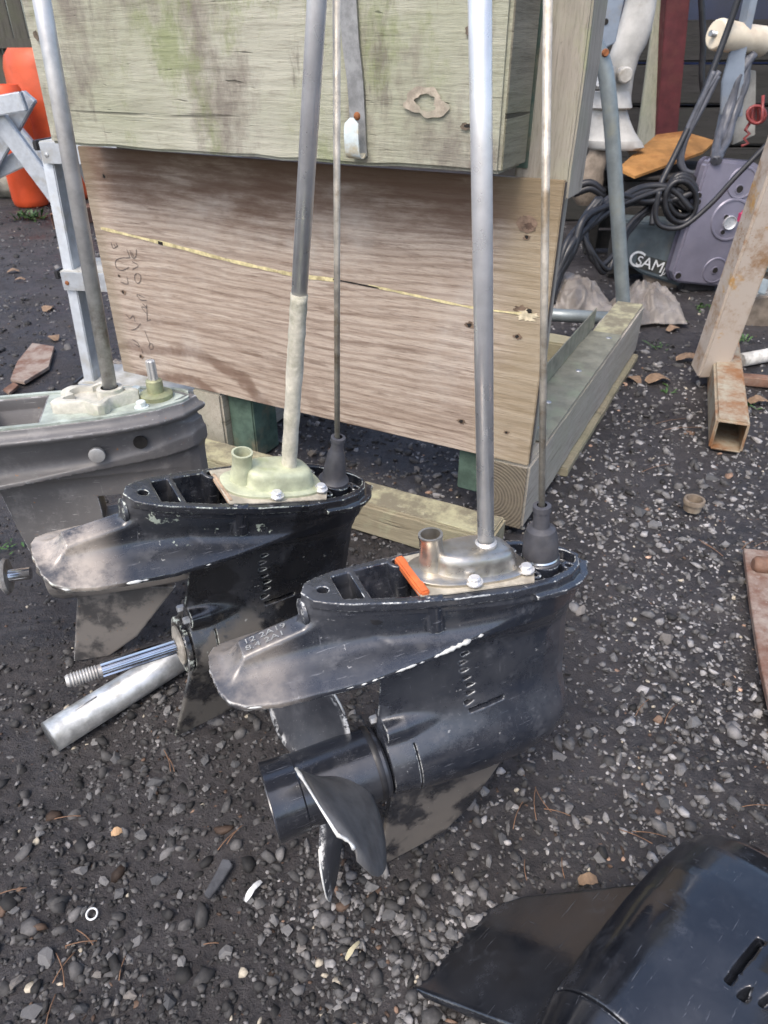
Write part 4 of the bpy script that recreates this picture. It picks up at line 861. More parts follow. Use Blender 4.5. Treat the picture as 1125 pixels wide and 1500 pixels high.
# --- galvanised pipe under the middle unit
def pipe():
    a, b = at_z(73, 1080, .030), at_z(290, 945, .030); r = empty('galvanised_pipe', (a[0], a[1], 0), None, 'short length of shiny galvanised pipe lying under the splined shaft', 'pipe'); o = np.array([a[0], a[1], 0]); a, b = a-o, b-o; d = (b-a)/np.linalg.norm(b-a)
    L = np.linalg.norm(b-a); tube('pipe_wall', [a+d*.004, a, a, b], [.0275, .0283, .0283, .0283], M_GALV, r, 40, False); tube('pipe_bore', [a, a+d*.3], [.0255, .0255], M_STEELD, r, 32, False)
    V, F = [], []
    s = np.cross(d, [0, 0, 1.]); s /= np.linalg.norm(s); u = np.cross(s, d)
    for k in range(40):
        q = 2*math.pi*k/40
        for rr in (.0283, .0255): V.append(a+rr*(math.cos(q)*s+math.sin(q)*u))
    mk('pipe_rim', V, [(2*k, 2*((k+1) % 40), 2*((k+1) % 40)+1, 2*k+1) for k in range(40)], M_STEELD, r); tube('seam', [a+d*.05+u*.0282+s*.004, a+d*L*.3+u*.0282+s*.004], .0012, M_GALV, r, 6)
pipe()
# --- bent tube frame and bright pole behind the stand
def bent():
    y = 2.78; P = [at_y(u, v, y) for u, v in [(800, -60), (835, 2), (868, 58), (882, 88), (890, 125), (897, 200), (905, 320), (915, 475)]]; o = np.array([P[-1][0], y, 0]); r = empty('tube_frame', o, None, 'bent galvanised tube frame standing behind the end of the timber runner', 'tube frame')
    P = [p-o for p in P]; tube('bent_tube', smooth_path(P, 5), .0265, M_GALVD, r, 22); b = P[-1]; tube('foot_tube', [b+np.array([0, 0, .02]), (b[0], b[1], 0)], .036, M_GALVD, r, 22)
    tube('collar', [b+np.array([0, 0, .0]), b+np.array([0, 0, .045])], .042, M_GALVD, r, 22); tube('side_tube', [b+np.array([0, 0, .02]), b+np.array([-.5, .1, .02])], .026, M_GALVD, r, 18)
    lathe('bolt', [(.0001, -.012), (.009, -.012), (.012, -.004), (.012, 0)], M_RUST, r, 12, 'y', (P[3][0], P[3][1]-.026, P[3][2]+.02), False)
M_GALVD = plain('weathered_galvanised_tube', (.25, .28, .28), .45, .5, .2, 14, .1, .5, (.30, .31, .26))
bent()
a, b = at_y(874, -25, 1.85), at_y(815, 320, 1.95); r = empty('steel_pole', (b[0], b[1], 0), None, 'bright steel pole leaning behind the right post of the timber stand', 'pole'); o = np.array([b[0], b[1], 0]); dd = (b-a); tube('pole', [a-o, b-o+dd*((b[2])/(a[2]-b[2]))], .0185, M_CHROME, r, 26)
# --- old outboard leg
def px_loft(name, rows, y, dep, mat, parent, O, n=28, pw=.8, ang=50):
    RG = []
    for (v, ul, ur) in rows:
        a, b = at_y(ul, v, y)-O, at_y(ur, v, y)-O; cx = (a[0]+b[0])/2; w = (b[0]-a[0])/2; dz = (a[2]+b[2])/2
        RG.append([(cx+w*np.sign(math.cos(t))*abs(math.cos(t))**pw, dep*w*np.sign(math.sin(t))*abs(math.sin(t))**pw+(a[1]+b[1])/2, dz) for t in np.linspace(0, 2*math.pi, n, endpoint=False)])
    return rings(name, RG, mat, parent, ang)
def leg():
    y = 4.0; O = at_y(895, 262, y); O = np.array([O[0], y, 0]); r = empty('old_outboard_motor', O, None, 'old white outboard motor leg with a muddy gearcase behind the bent tube', 'outboard motor')
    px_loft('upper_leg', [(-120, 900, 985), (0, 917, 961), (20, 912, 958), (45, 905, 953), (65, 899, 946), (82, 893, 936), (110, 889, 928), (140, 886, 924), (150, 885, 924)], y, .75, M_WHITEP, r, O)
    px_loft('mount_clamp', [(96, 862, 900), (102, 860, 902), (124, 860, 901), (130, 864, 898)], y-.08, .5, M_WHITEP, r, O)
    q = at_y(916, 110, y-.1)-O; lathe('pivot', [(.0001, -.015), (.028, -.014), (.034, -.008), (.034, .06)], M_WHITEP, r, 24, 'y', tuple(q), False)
    for u, v in ((875, 112), (875, 122)): lathe('bolt', [(.0001, -.02), (.012, -.02), (.015, -.012), (.015, .06)], M_STEEL, r, 10, 'y', tuple(at_y(u, v, y-.13)-O), False)
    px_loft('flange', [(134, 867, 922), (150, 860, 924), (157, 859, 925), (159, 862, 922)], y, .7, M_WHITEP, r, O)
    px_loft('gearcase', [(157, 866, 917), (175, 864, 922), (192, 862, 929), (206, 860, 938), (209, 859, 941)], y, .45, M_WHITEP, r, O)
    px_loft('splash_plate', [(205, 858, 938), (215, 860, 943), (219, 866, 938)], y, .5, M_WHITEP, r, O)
    px_loft('muddy_foot', [(212, 866, 892), (225, 862, 890), (240, 852, 887), (252, 842, 884), (262, 838, 884), (285, 836, 880), (300, 845, 872)], y, .7, M_MUDDY, r, O); px_loft('anode', [(213, 916, 938), (224, 920, 933), (236, 925, 930)], y, .4, M_MUDDY, r, O)
    a = at_y(885, 35, y-.2)-O; poly_prism('bracket', [(-.075, -.13), (.06, -.07), (.07, .1), (-.04, .12)], -.012, .012, M_BGREY, r, mat4((1, 0, 0), (0, 0, 1), (0, -1, 0), a), .004)
    lathe('bracket_slot', [(.0001, -.015), (.012, -.015)], M_BLACKHOLE, r, 14, 'y', tuple(at_y(886, 32, y-.2)-O), False)
leg()
# --- plank, red post, sleepers
def leaner(name, part, p, q, y0, y1, w, t, mat, label, cat):
    a, b = at_y(*p, y0), at_y(*q, y1); r = empty(name, (b[0], b[1], 0), None, label, cat); o = np.array([b[0], b[1], 0]); d = b-a
    e = b+d*(b[2]/(a[2]-b[2])); bar(part, e-o, a-o, t, w, mat, r, (0, 0, 1) if abs(d[0]) > 9 else (0, 1, 0), .004); return r
leaner('grey_plank', 'plank', (982, -60), (951, 165), 4.7, 4.6, .03, .10, M_GPLANK, 'grey weathered plank leaning beside the dark red steel post', 'plank')
leaner('red_post', 'post', (994, -60), (973, 190), 4.6, 4.6, .10, .12, M_RED, 'dark red steel post behind the orange rusty sheet', 'post')
for i in range(5):
    for j in range(2):
        z = i*.235; s = box('timber_sleeper', 0, 2.3, 0, .24, z, z+.222, M_DARKTIMB, None, .012, 2, 6, .006, seed=20+i*3+j); s.location = ((.75+j*2.36+R.uniform(-.05, .05))*K, (5.3+R.uniform(-.03, .03))*K, 0)
        tag(s, 'dark sleeper in %s course of the stacked wall, %s the red post' % (('bottom', 'second', 'middle', 'fourth', 'top')[i], ('behind', 'beyond')[j]), 'sleeper', 'stacked timber sleepers')
# --- van parked behind
def van():
    M_VAN = plain('dark_blue_car_paint', (.012, .018, .045), .12, 0, .1, 6, 0, .7); M_GL = plain('dark_car_glass', (.01, .012, .015), .05, 0, .1, 5, 0, .8); M_TY = plain('tyre_rubber', (.02, .02, .02), .8, 0, .2, 20, .2)
    r = empty('parked_van', (3.4, 7.3, 0), None, 'dark blue van parked behind the stacked sleepers', 'van')
    prof = [(-2.6, .45), (2.55, .45), (2.6, .9), (2.5, 1.25), (1.9, 1.4), (1.35, 2.2), (1.0, 2.3), (-2.5, 2.3), (-2.62, 2.1)]
    poly_prism('body', prof, -.95, .95, M_VAN, r, mat4((1, 0, 0), (0, 0, 1), (0, -1, 0), (0, 0, 0)), .07)
    poly_prism('side_window', [(.3, 1.45), (1.55, 1.45), (1.15, 2.08), (.3, 2.08)], .952, .962, M_GL, r, mat4((1, 0, 0), (0, 0, 1), (0, -1, 0), (0, 0, 0)), .004)
    poly_prism('rear_window', [(-2.3, 1.45), (-.1, 1.45), (-.1, 2.08), (-2.3, 2.08)], .952, .962, M_GL, r, mat4((1, 0, 0), (0, 0, 1), (0, -1, 0), (0, 0, 0)), .004)
    box('door_handle', .35, .55, -.985, -.953, 1.2, 1.26, M_RUBB, r, .01); box('sill', -2.0, 2.0, -.97, -.952, .5, .62, M_RUBB, r, .01)
    for x in (-1.65, 1.6):
        for y in (-.86, .86): w = lathe('wheel', [(.0001, -.12), (.25, -.12), (.28, -.13), (.4, -.12), (.43, -.08), (.43, .08), (.4, .12), (.0001, .12)], M_TY, r, 36, 'y', (x, y, .43), False); lathe('rim', [(.0001, -.135), (.23, -.132), (.25, -.122)], M_GALV, w, 24, 'y', (x, y, .43), False)
van()
# --- orange rust sheet lying on a low crate
P = [((905, 246), 3.75), ((962, 197), 4.35), ((1000, 192), 4.4), ((1048, 206), 4.3), ((1030, 222), 4.05), ((930, 258), 3.7)]; V = [at_y(*q, y) for q, y in P]; c = sum(V)/len(V); lowz = min(p[2] for p in V)
cr = empty('timber_crate', (c[0], c[1], 0), None, 'dark low timber crate under the orange rusty sheet', 'crate')
for k in range(4): box('slat', -.30, .30, -.30, -.28, .02+k*.115, .12+k*.115, M_DARKTIMB, cr, .003, 1)
for k in range(4): box('slat', -.30, .30, .28, .30, .02+k*.115, .12+k*.115, M_DARKTIMB, cr, .003, 1)
for x in (-.3, .28):
    for y in (-.278, .218): box('corner_post', x, x+.02 if x > 0 else x+.06, y, y+.06, 0, lowz-.03, M_DARKTIMB, cr, .003, 1)
box('lid', -.31, .31, -.31, .31, lowz-.03, lowz-.016, M_DARKTIMB, cr, .003, 1)
r = empty('rust_sheet', (c[0], c[1], lowz-.014), None, 'orange rusty steel sheet lying beside the old white outboard leg', 'sheet metal'); V = [p-np.array([c[0], c[1], lowz-.014]) for p in V]
s = mk('sheet', V+[p-np.array([0, 0, .012]) for p in V], [tuple(range(6))[::-1], tuple(range(6, 12))]+[(i, (i+1) % 6, 6+(i+1) % 6, 6+i) for i in range(6)], M_RORANGE, r); fix(s.data)
# --- slate tank with worn lettering
def tank():
    y = 3.6; O = at_y(950, 410, y); O = np.array([O[0], y, 0]); a = math.radians(-16); ex = np.array([math.cos(a), math.sin(a), 0]); ey = np.array([-math.sin(a), math.cos(a), 0]); Rm = np.array([ex, ey, [0, 0, 1]]).T
    r = empty('plastic_tank', O, Rm, 'dark slate tank with worn white lettering under the tangled black cables', 'tank')
    def L(u, v): return Rm.T@(on_plane(u, v, O, ey)-O)
    ft = [L(u, v) for u, v in [(908, 322), (1012, 333), (1010, 425), (940, 402), (914, 384)]]
    poly_prism('tank_body', [(p[0], p[2]) for p in ft], -.30, 0, M_BIN, r, mat4((1, 0, 0), (0, 0, 1), (0, -1, 0), (0, 0, 0)), .012)
    box('tank_base', ft[3][0]+.02, ft[2][0]-.02, .03, .28, 0, ft[2][2]+.06, M_MUDDY, r, .01); box('rim', ft[0][0]-.006, ft[1][0]+.006, -.006, .306, ft[0][2]-.03, ft[0][2]-.012, M_BIN, r, .004)
    q = [L(u, v) for u, v in [(934, 371), (989, 386), (984, 408), (930, 391)]]; poly_prism('label_strip', [(p[0], p[2]) for p in q], .001, .0022, plain('dark_label', (.03, .033, .032), .6, 0, .5, 18, 0, .4, (.07, .068, .035)), r, mat4((1, 0, 0), (0, 0, 1), (0, -1, 0), (0, 0, 0)))
    for tx, (u, v), sz in (('C', (917, 386), .080), ('S', (930, 387), .048), ('AM', (938, 390), .055), ('J/', (968, 401), .036)):
        me = text_mesh(tx, sz*K*1.35); p = L(u, v); d = L(984, 405)-L(930, 388); th = math.atan2(d[2], d[0])
        me.transform(mat4((math.cos(th), 0, math.sin(th)), (-math.sin(th), 0, math.cos(th)), (0, -1, 0), (p[0]*K, -.0035*K, p[2]*K))); link('lettering', me, M_LETTER, r)
tank()
# --- lilac plate housing
def lilac():
    y = 3.5; O = at_y(1020, 415, y); O = np.array([O[0], y, 0]); a = math.radians(6); ex = np.array([math.cos(a), math.sin(a), 0]); ey = np.array([-math.sin(a), math.cos(a), 0]); Rm = np.array([ex, ey, [0, 0, 1]]).T
    r = empty('gear_cover', O, Rm, 'lilac-grey flat machine cover with round bosses leaning behind the rusty cream beam', 'machine cover')
    def L(u, v): return Rm.T@(on_plane(u, v, O, ey)-O)
    M_ = mat4((1, 0, 0), (0, 0, 1), (0, -1, 0), (0, 0, 0)); pl = [(p[0], p[2]) for p in [L(u, v) for u, v in [(986, 399), (990, 414), (1062, 421), (1075, 412), (1118, 246), (1108, 239), (1044, 233), (1036, 240)]]]
    body = poly_prism('cover_plate', pl, -.06, 0, M_LILAC, r, M_, .010); cx = sum(p[0] for p in pl)/8; cz = sum(p[1] for p in pl)/8
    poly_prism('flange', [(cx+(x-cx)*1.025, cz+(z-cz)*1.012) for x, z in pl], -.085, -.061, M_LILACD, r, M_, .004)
    box('foot', pl[2][0]-.2, pl[2][0]-.03, .03, .16, 0, pl[1][1]+.03, M_RUBB, r, .008)
    def disc(nm, u, v, rad, h, m): p = L(u, v); lathe(nm, [(rad*1.06, .0), (rad*1.0, -h), (rad*.92, -h), (rad*.9, -h*.4), (.0001, -h*.4)], m, body, 30, 'y', (p[0], 0, p[2]), False, 30)
    disc('boss', 1070, 322, 0.091, .006, M_LILAC); disc('boss', 1047, 396, 0.058, .004, M_LILAC); disc('boss', 1087, 268, 0.066, .005, M_LILAC); disc('bearing', 1068, 326, 0.030, .014, M_STEEL)
    for u, v, rr in ((1047, 396, .014), (1083, 277, .016), (1022, 296, .014), (1023, 287, .014), (993, 404, .015), (1058, 340, .011), (1063, 318, .011)): p = L(u, v); lathe('bolt_hole', [(rr*1.35, -.001), (rr*1.25, -.005), (rr, -.005), (rr, -.003)], M_LILAC, body, 18, 'y', (p[0], 0, p[2]), False); lathe('hole', [(.0001, -.0042), (rr*.98, -.0042)], M_BLACKHOLE, body, 16, 'y', (p[0], 0, p[2]), False)
lilac()
# --- winch post with roller
def winch():
    y = 3.75; O = at_y(1060, 300, y); O = np.array([O[0], y, 0]); r = empty('trailer_winch_post', O, None, 'blue-grey trailer winch post with a cream roller, wrapped in grey cables', 'winch post')
    A = lambda u, v, dy=0.: at_y(u, v, y+dy)-O
    bar('upright', A(1112, -60), A(1028, 330), .03, .085, M_BGREY, r, (0, 1, 0)); e = A(1028, 330); bar('foot_strut', e, (e[0]-.05, .02, 0), .03, .07, M_BGREY, r, (0, 1, 0))
    pz = [A(1066, 66), A(1086, 70), A(1082, 170), A(1050, 168), A(1052, 120)]; poly_prism('side_plate', [(p[0], p[2]) for p in pz], .03, .045, M_BGREY, r, mat4((1, 0, 0), (0, 0, 1), (0, -1, 0), (0, 0, 0)), .003)
    pz = [A(1085, 100), A(1118, 104), A(1116, 200), A(1082, 215)]; poly_prism('rear_plate', [(p[0], p[2]) for p in pz], -.09, -.07, plain('stained_grey_plate', (.28, .27, .24), .6, .1, .3, 10, .1, .4, (.33, .22, .11)), r, mat4((1, 0, 0), (0, 0, 1), (0, -1, 0), (0, 0, 0)), .003)
    a, b = A(1048, 50, -.06), A(1118, 62, .06); d = (b-a); tube('roller', [a, a+d*.01, a+d*.06, a+d*.5, a+d*.94, a+d*.99, b], [.05, .056, .060, .056, .060, .056, .05], M_CREAM, r, 26)
    tube('axle', [a-d*.1, b+d*.1], .012, M_GALV, r, 12)
winch()
# --- cables
def cable(px, y, rad, mat=None, nm='cable', lab='black cable in the tangled heap over the slate tank', grp='tangled black cables'):
    ys = y if isinstance(y, (list, tuple)) else [y]*len(px)
    ys = [yy+.88 for yy in ys]; rad *= 1.3
    P = [at_y(u, v, yy) for (u, v), yy in zip(px, ys)]; P = [np.array([p[0], p[1], max(p[2], rad)]) for p in P]; o = P[0]; r = tube(nm, [p-o for p in smooth_path(P, 7)], rad, mat or M_CABLE, None, 10); r.location = [c*K for c in o]; tag(r, lab, 'cable', grp); return r
for k in range(7):
    j = lambda s: R.uniform(-s, s)
    cable([(1010+j(14), 300+j(20)), (985+j(8), 285+j(10)), (945+j(6), 287+j(12)), (900, 300+j(14)), (862+j(6), 325+j(10)), (835+j(5), 362+j(8)), (815+j(4), 410+j(8)), (806+j(4), 440+j(6))], [2.62+j(.03), 2.62, 2.64+j(.04), 2.55, 2.45+j(.05), 2.35, 2.3, 2.25], R.uniform(.009, .014))
for k in range(4):
    j = lambda s: R.uniform(-s, s)
    cable([(880+j(6), 290+j(5)), (856+j(5), 330+j(8)), (862+j(5), 370+j(6)), (885+j(6), 395+j(8)), (905+j(6), 372+j(8)), (925, 330+j(8)), (960, 300+j(10))], [2.5, 2.46, 2.42, 2.44, 2.5, 2.6, 2.66], R.uniform(.008, .012))
for k in range(5):      # coil
    c = (1000+R.uniform(-6, 6), 290+R.uniform(-6, 6)); rr = R.uniform(26, 36); ph = R.uniform(0, 6.28)
    cable([(c[0]+rr*.75*math.cos(ph+t), c[1]+rr*math.sin(ph+t)) for t in np.linspace(0, 6.6, 14)], [2.60+.02*k]*14, R.uniform(.009, .013), lab='black cable coiled above the slate tank', grp='coiled black cables')
for k in range(6):
    j = lambda s: R.uniform(-s, s)
    cable([(1098+j(8), 82+j(4)), (1085+j(8), 120+j(5)), (1070+j(9), 165+j(4)), (1058+j(9), 210+j(5)), (1050+j(8), 236)], [2.86, 2.84, 2.82, 2.72, 2.6], R.uniform(.010, .015), M_CABLEG, 'cable', 'grey cable hanging down the winch post behind the lilac cover', 'grey cables on the winch post')
cable([(1088, -20), (1060, 60), (1025, 150), (990, 225), (968, 270), (958, 310), (955, 330)], [2.75, 2.75, 2.72, 2.68, 2.64, 2.6, 2.58], .0105, lab='long straight black cable running down to the slate tank', grp='long black cables')
cable([(966, 280), (960, 315), (970, 332), (1000, 332), (1040, 300), (1075, 262), (1130, 205)], [2.45, 2.44, 2.43, 2.42, 2.42, 2.42, 2.42], .0085, lab='thin black cable looping across the front of the lilac cover', grp='long black cables')
for k in range(3):
    j = lambda s: R.uniform(-s, s); cable([(1050+j(5), 108+j(4)), (1030+j(5), 150+j(6)), (1000+j(5), 205), (996+j(4), 238), (1012, 256+j(3)), (1036, 244+j(5))], 2.7, .009, M_CABLEG, 'cable', 'grey cable drooping between winch post and lilac cover', 'drooping grey cables')
for k, (u, v) in enumerate([(830, 300), (838, 320)]): cable([(840, 275+k*9), (865, 268+k*8), (885, 282+k*6)], 2.9, .014, lab='thick black hose stub behind the right post of the stand', grp='hose stubs')
cable([(1026, -20), (1030, 60), (1028, 110), (1032, 150)], 3.6, .012, lab='black cable hanging in front of the timber sleepers', grp='hanging cables')
# red wire
P = [at_y(1118, 140, 3.45)]+[at_y(1108+14*math.cos(t)*(.6+.4*math.sin(t*.37)), 168+13*math.sin(t), 3.42+.003*t) for t in np.linspace(0, 40, 90)]+[at_y(u, v, 3.45) for u, v in [(1092, 190), (1098, 196), (1090, 203), (1096, 210), (1086, 214)]]
o = P[0]; w = tube('red_wire', [p-o for p in P], .0065, M_REDW, None, 7); w.location = [c*K for c in o]; tag(w, 'loose coil of thin red wire hanging on the winch post', 'wire')
# cream casing inside the coil
r = empty('cream_casing', at_y(1003, 325, 3.75)*np.array([1, 1, 0]), None, 'dirty cream engine casing behind the coiled cables', 'casing'); q = at_y(1003, 300, 3.75); lump('casing', r, .11, .09, q[2]*.56, M_CREAM, 8, 3, .18)
# --- rusty cream steel section leaning, with its foot
def footrust():
    n = NT('rusty_foot_paint', .75, .05, .3); a = n.noise(8, 8, .72); b = n.noise(100, 5, .7)
    c = n.mix(n.ramp(a, .36, .62), (.36, .33, .25), (.24, .11, .045)); c = n.mix(n.ramp(b, .5, .7, 0, .5), c, (.16, .075, .035)); n.base(c); n.bump(b, .4, .002); return n.m
M_FRUST = footrust()
def rusty():
    e = at_z(1037, 545, .05); t = at_y(1210, 60, 2.18); O = np.array([e[0], e[1], 0]); r = empty('rusty_steel_frame', O, None, 'cream painted rusty box section frame leaning over its open foot tube', 'steel frame')
    bar('leaning_section', e-O+np.array([0, 0, .0]), t-O, .10, .085, M_CRUST, r, (0, 1, 0), .008)
    f0, f1 = at_z(1068, 640, .058), at_z(1057, 492, .058); bar('foot_tube', f0-O, f1-O, .092, .10, M_FRUST, r, (0, 0, 1), .008, hollow=True)
rusty()
a, b = at_z(1084, 528, .025), at_z(1230, 500, .025); w = tube('white_pipe', [(0, 0, 0), b-a], .026, plain('flaking_white_paint', (.55, .54, .50), .7, 0, .25, 40, .5, .3, (.28, .26, .22)), None, 20); w.location = [c*K for c in a]; tag(w, 'flaking white pipe lying behind the open foot tube', 'pipe')
a, b = at_z(1080, 555, .02), at_z(1230, 568, .02); w = bar('rust_bar', (0, 0, 0), b-a, .04, .035, M_RUSTB, None); w.location = [c*K for c in a]; tag(w, 'brown rusty bar lying beside the flaking white pipe', 'bar')
# --- machine at the right edge
def machine():
    y = 2.75; O = at_z(1125, 470); O = np.array([O[0]+.03, O[1], 0]); r = empty('old_engine', O, None, 'dirty old engine block with a green-grey top box and a pink cap', 'engine')
    A = lambda u, v, dy=0.: at_y(u, v, O[1]+dy)-O
    p = A(1098, 345); q = A(1200, 398); box('top_box', p[0], q[0], -.02, .10, q[2], p[2], plain('green_grey_tank', (.22, .25, .22), .5, 0, .2, 12), r, .02, 3)
    p = A(1106, 318); q = A(1140, 338); box('pink_cap', p[0], q[0], .05, .16, q[2], p[2], plain('pink_plastic', (.55, .05, .14), .4, 0, .1, 20), r, .01, 2)
    p = A(1098, 400); q = A(1200, 480); box('crankcase', p[0]+.03, q[0], .02, .2, 0, p[2], M_MUDDY, r, .02, 3)
    p = A(1112, 452, -.05); tube('cylinder', [p+np.array([0, -.02, -.02]), p+np.array([.02, .15, .0])], [.075, .08], M_MUDDY, r, 24); tube('cylinder_ring', [p+np.array([.002, .0, -.015]), p+np.array([.004, .02, -.013])], .085, M_STEELD, r, 24)
    p = A(1088, 422, -.1); poly_prism('bracket', [(0, 0), (.09, -.03), (.11, .03), (.03, .05)], 0, .012, M_GALVD, r, mat4((1, 0, 0), (0, .35, .94), (0, -.94, .35), p), .004)
    for k, (u, v) in enumerate([(1112, 418), (1120, 430)]): hexbolt('bolt', tuple(A(u, v, -.05)), .014, .02, M_STEELD, r, 'y')
machine()
# --- plastic sheets
def sheet(px, z0, rx, ry, rz, seed, label):
    c = at_z(*px); r = empty('plastic_sheet', c, None, label, 'plastic sheet')
    bm = bmesh.new(); N = 56; g = {}
    def ridged(p, f): return (1-abs(mnoise.noise(p*f+Vector((seed, seed*.7, 1)))))**3
    for i in range(N+1):
        for j in range(N+1):
            x, y = 2*i/N-1, 2*j/N-1; q = Vector((x, y, seed)); rr = max(abs(x), abs(y)); e = mnoise.noise(Vector((x*1.5, y*1.5, seed*3)))*.35
            h = (1-rr**2.0)*(.75+.6*e)+.30*(1-rr)*ridged(q, 1.1)+.26*(1.15-rr)*ridged(q, 2.9)+.08*ridged(q, 6.); k = 1+.25*mnoise.noise(Vector((math.atan2(y, x)*1.6, rr, seed)))
            d = mnoise.noise_vector(q*1.8)*.12; g[i, j] = bm.verts.new(((x*k+d.x)*rx, (y*k+d.y)*ry, max(.02, h*rz*1.1+d.z*rz)))
    for i in range(N):
        for j in range(N): bm.faces.new((g[i, j], g[i+1, j], g[i+1, j+1], g[i, j+1]))
    bmesh.ops.solidify(bm, geom=bm.faces, thickness=.002)
    bm_out('crumpled_sheet', bm, M_BAG, r, True)
sheet((942, 465), 0, .15, .16, .13, 4.0, 'crumpled brownish plastic sheet on the ground under the slate tank')
sheet((838, 455), 0, .17, .17, .13, 9.0, 'crumpled grey plastic sheet beside the zinc-capped timber runner')
sheet((178, 552), 0, .09, .07, .05, 2.0, 'small crumpled olive cloth beside the lowest ladder tread')
# --- small things on the ground
c = at_z(1013, 748); w = lathe('pipe_collar', [(.022, 0), (.023, .018), (.0265, .020), (.027, .030), (.0255, .032), (.0205, .032), (.019, .004), (.0001, .003)], plain('rusty_tan_collar', (.20, .16, .12), .8, .1, .3, 40, .3, .3, (.30, .26, .20)), None, 30, 'z', (0, 0, 0), False); w.location = [q*K for q in (c[0], c[1], .004)]; tag(w, 'small tan rusty pipe collar standing on the gravel', 'pipe collar')
c = at_z(136, 1342); V, F = [], []
for i in range(20):
    for j in range(6): a, b = 2*math.pi*i/20, 2*math.pi*j/6; V.append(((.007+.0014*math.cos(b))*math.cos(a), (.007+.0014*math.cos(b))*math.sin(a), .0014*math.sin(b)))
F = [(i*6+j, ((i+1) % 20)*6+j, ((i+1) % 20)*6+(j+1) % 6, i*6+(j+1) % 6) for i in range(20) for j in range(6)]
w = mk('ring', V, F, M_LETTER, None, True); w.location = (c[0]*K, c[1]*K, .006*K); w.rotation_euler = (.3, .2, 0); tag(w, 'tiny white plastic ring lying on the black mud', 'ring')
def scrap(px, sx, sy, mat, label, nm='scrap', cat='scrap', rot=0., group=None):
    c = at_z(*px); V = []; rs = random.Random(px[0])
    for i in range(7):
        t = i/6.; w = sy*(.35+.65*math.sin(math.pi*(.08+.84*t)))*rs.uniform(.7, 1.2); zc = .006+.012*math.sin(t*3.1)*sx/.03*.5; V += [((t-.5)*sx, -w, zc), ((t-.5)*sx, w, zc+.002)]
    V2 = V+[(x, y, z-.0012) for x, y, z in V]; F = [(2*i, 2*i+2, 2*i+3, 2*i+1) for i in range(6)]+[(14+2*i, 14+2*i+1, 14+2*i+3, 14+2*i+2) for i in range(6)]+[(2*i, 14+2*i, 16+2*i, 2+2*i) for i in range(6)]+[(2*i+1, 2*i+3, 17+2*i, 15+2*i) for i in range(6)]+[(0, 1, 15, 14), (12, 26, 27, 13)]
    o = mk(nm, V2, F, mat, None); fix(o.data); o.location = (c[0]*K, c[1]*K, float(hgt(c[0], c[1]))*K+.002); o.rotation_euler = (0, 0, rot); tag(o, label, cat, group)
scrap((372, 1310), .034, .004, M_LETTER, 'torn scrap of white plastic on the gravel by the propeller', rot=1.0); scrap((172, 1223), .016, .006, plain('cork_tan', (.42, .27, .15), .8, 0, .3, 60), 'tan chip of wood on the black mud', rot=.4); scrap((517, 1397), .028, .003, plain('pale_twig', (.42, .38, .25), .8), 'pale sliver of wood on the gravel in front of the skeg', rot=.9)
for (u, v, s, ro) in [(860, 1293, .028, .1), (962, 562, .09, .3), (928, 560, .06, 2.), (430, 600, .03, 1.), (1010, 528, .10, -.3), (20, 400, .06, .4), (72, 455, .07, 1.4), (80, 498, .06, 2.2), (1110, 592, .07, .1), (985, 486, .07, .6), (30, 412, .05, .2), (905, 470, .06, 1.)]: scrap((u, v), s, s*.33, M_DLEAF, 'curled dry brown leaf lying on the yard', 'dry_leaf', 'leaf', ro, 'fallen dry leaves')
def needle(u, v, L, a):
    c = at_z(u, v); P = [(L*(t-.5), .06*L*math.sin(t*3), 0) for t in np.linspace(0, 1, 5)]; o = tube('pine_needle', P, .0008, M_NEEDLE, None, 5); o.location = (c[0]*K, c[1]*K, (float(hgt(c[0], c[1]))+.007)*K); o.rotation_euler = (R.uniform(-.1, .1), R.uniform(-.12, .12), a); tag(o, 'thin brown pine needle fallen on the ground', 'needle', 'fallen pine needles')
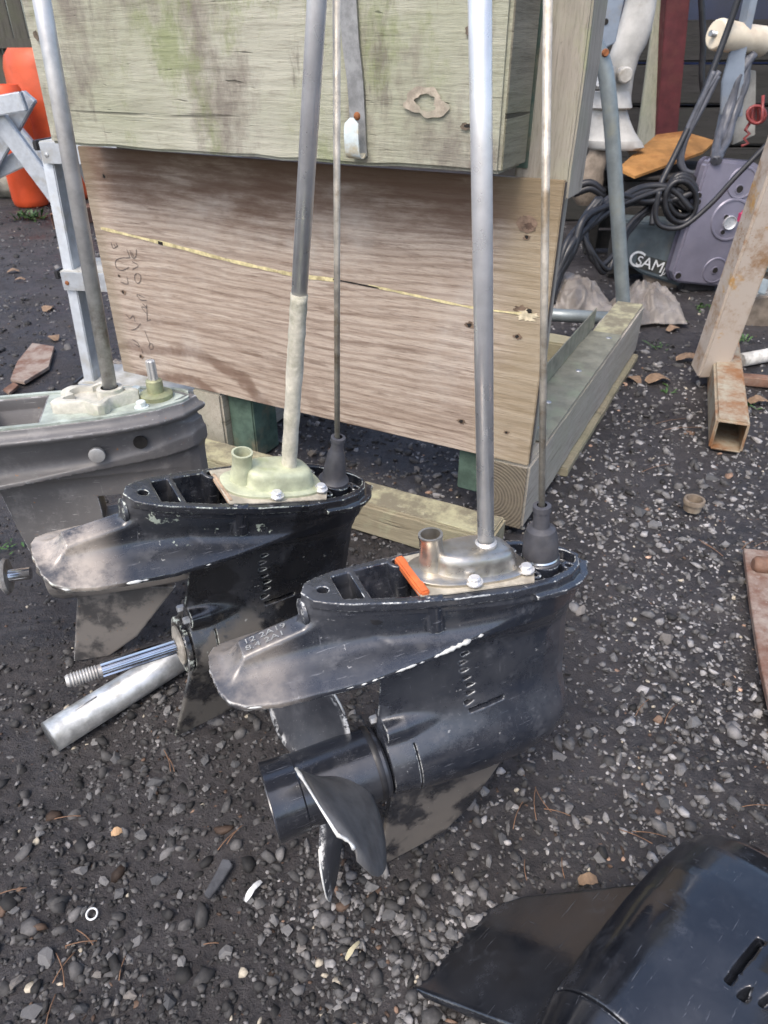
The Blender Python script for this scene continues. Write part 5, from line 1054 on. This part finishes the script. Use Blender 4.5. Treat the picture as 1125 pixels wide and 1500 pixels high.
for (u, v, L, a) in [(120, 1385, .04, .2), (125, 1375, .035, -.6), (90, 1425, .05, -1.), (95, 1420, .04, 1.2), (75, 1490, .05, 1.7), (250, 1120, .04, -1.), (245, 1115, .045, -1.1), (335, 1235, .04, .9), (345, 1228, .035, 1.0), (100, 1200, .04, .1), (310, 1385, .02, .1), (760, 1195, .06, 1.1), (785, 1180, .06, 1.4), (795, 1175, .05, 1.9), (930, 1228, .05, -.5), (950, 1225, .05, -.15), (1105, 1183, .04, 0), (1042, 808, .06, -1.), (1035, 800, .05, -1.1), (1115, 800, .05, .4), (985, 620, .16, .5), (1000, 632, .12, 0), (960, 690, .1, .4), (500, 1195, .03, .7), (980, 1050, .05, .9), (940, 1040, .05, .8), (1095, 800, .05, .6), (20, 1312, .04, .25), (430, 1130, .03, -.5), (815, 1195, .04, -.3), (180, 1420, .03, 1.6), (770, 1275, .03, 1.5), (825, 1272, .03, 1.5), (480, 1180, .1, -.9)]: needle(u, v, L, a)
# --- weeds
def weed(px, n, s, seed, label):
    c = at_z(*px); rr = random.Random(seed); V, F = [], []
    for i in range(n):
        a = rr.uniform(0, 6.28); el = rr.uniform(.2, 1.2); L = s*rr.uniform(.5, 1.); w = L*rr.uniform(.16, .28); o = np.array([rr.uniform(-s, s)*.7, rr.uniform(-s, s)*.7, 0]); d = np.array([math.cos(a)*math.cos(el), math.sin(a)*math.cos(el), math.sin(el)]); sd = np.array([-math.sin(a), math.cos(a), 0]); b = len(V)
        for t, ww in ((0, .15), (.3, .8), (.6, 1.), (.85, .6), (1, .05)): p = o+d*L*t-np.array([0, 0, .35*L*t*t]); V += [p+sd*w*ww*.5+np.array([0, 0, .1*w]), p-sd*w*ww*.5+np.array([0, 0, .1*w]), p-np.array([0, 0, .06*w])]
        for k in range(4): q = b+3*k; F += [(q, q+2, q+5, q+3), (q+2, q+1, q+4, q+5)]
    r = empty('weed', (c[0], c[1], .0), None, label, 'weed'); mk('leaves', V, F, M_LEAF, r, True)
for i, (px, n, s, lb) in enumerate([((1000, 400), 12, .10, 'green weed leaves sprouting behind the slate tank'), ((45, 320), 40, .12, 'low straggly green weeds in front of the pale concrete lump'), ((990, 470), 14, .04, 'tiny green seedling beside the crumpled brownish plastic sheet'), ((1030, 452), 18, .05, 'small green weed behind the leaning rusty section'), ((965, 508), 10, .05, 'tiny mossy sprig between runner and leaning rusty section'), ((1085, 500), 16, .05, 'small green weed beside the flaking white pipe'), ((15, 800), 14, .03, 'few grass blades at the foot of the grey lower unit'), ((1105, 598), 8, .04, 'tiny green sprout beside the open foot tube'), ((980, 572), 8, .04, 'tiny green sprout on the gravel beside the timber skid')]): weed(px, n, s, 40+i, lb)
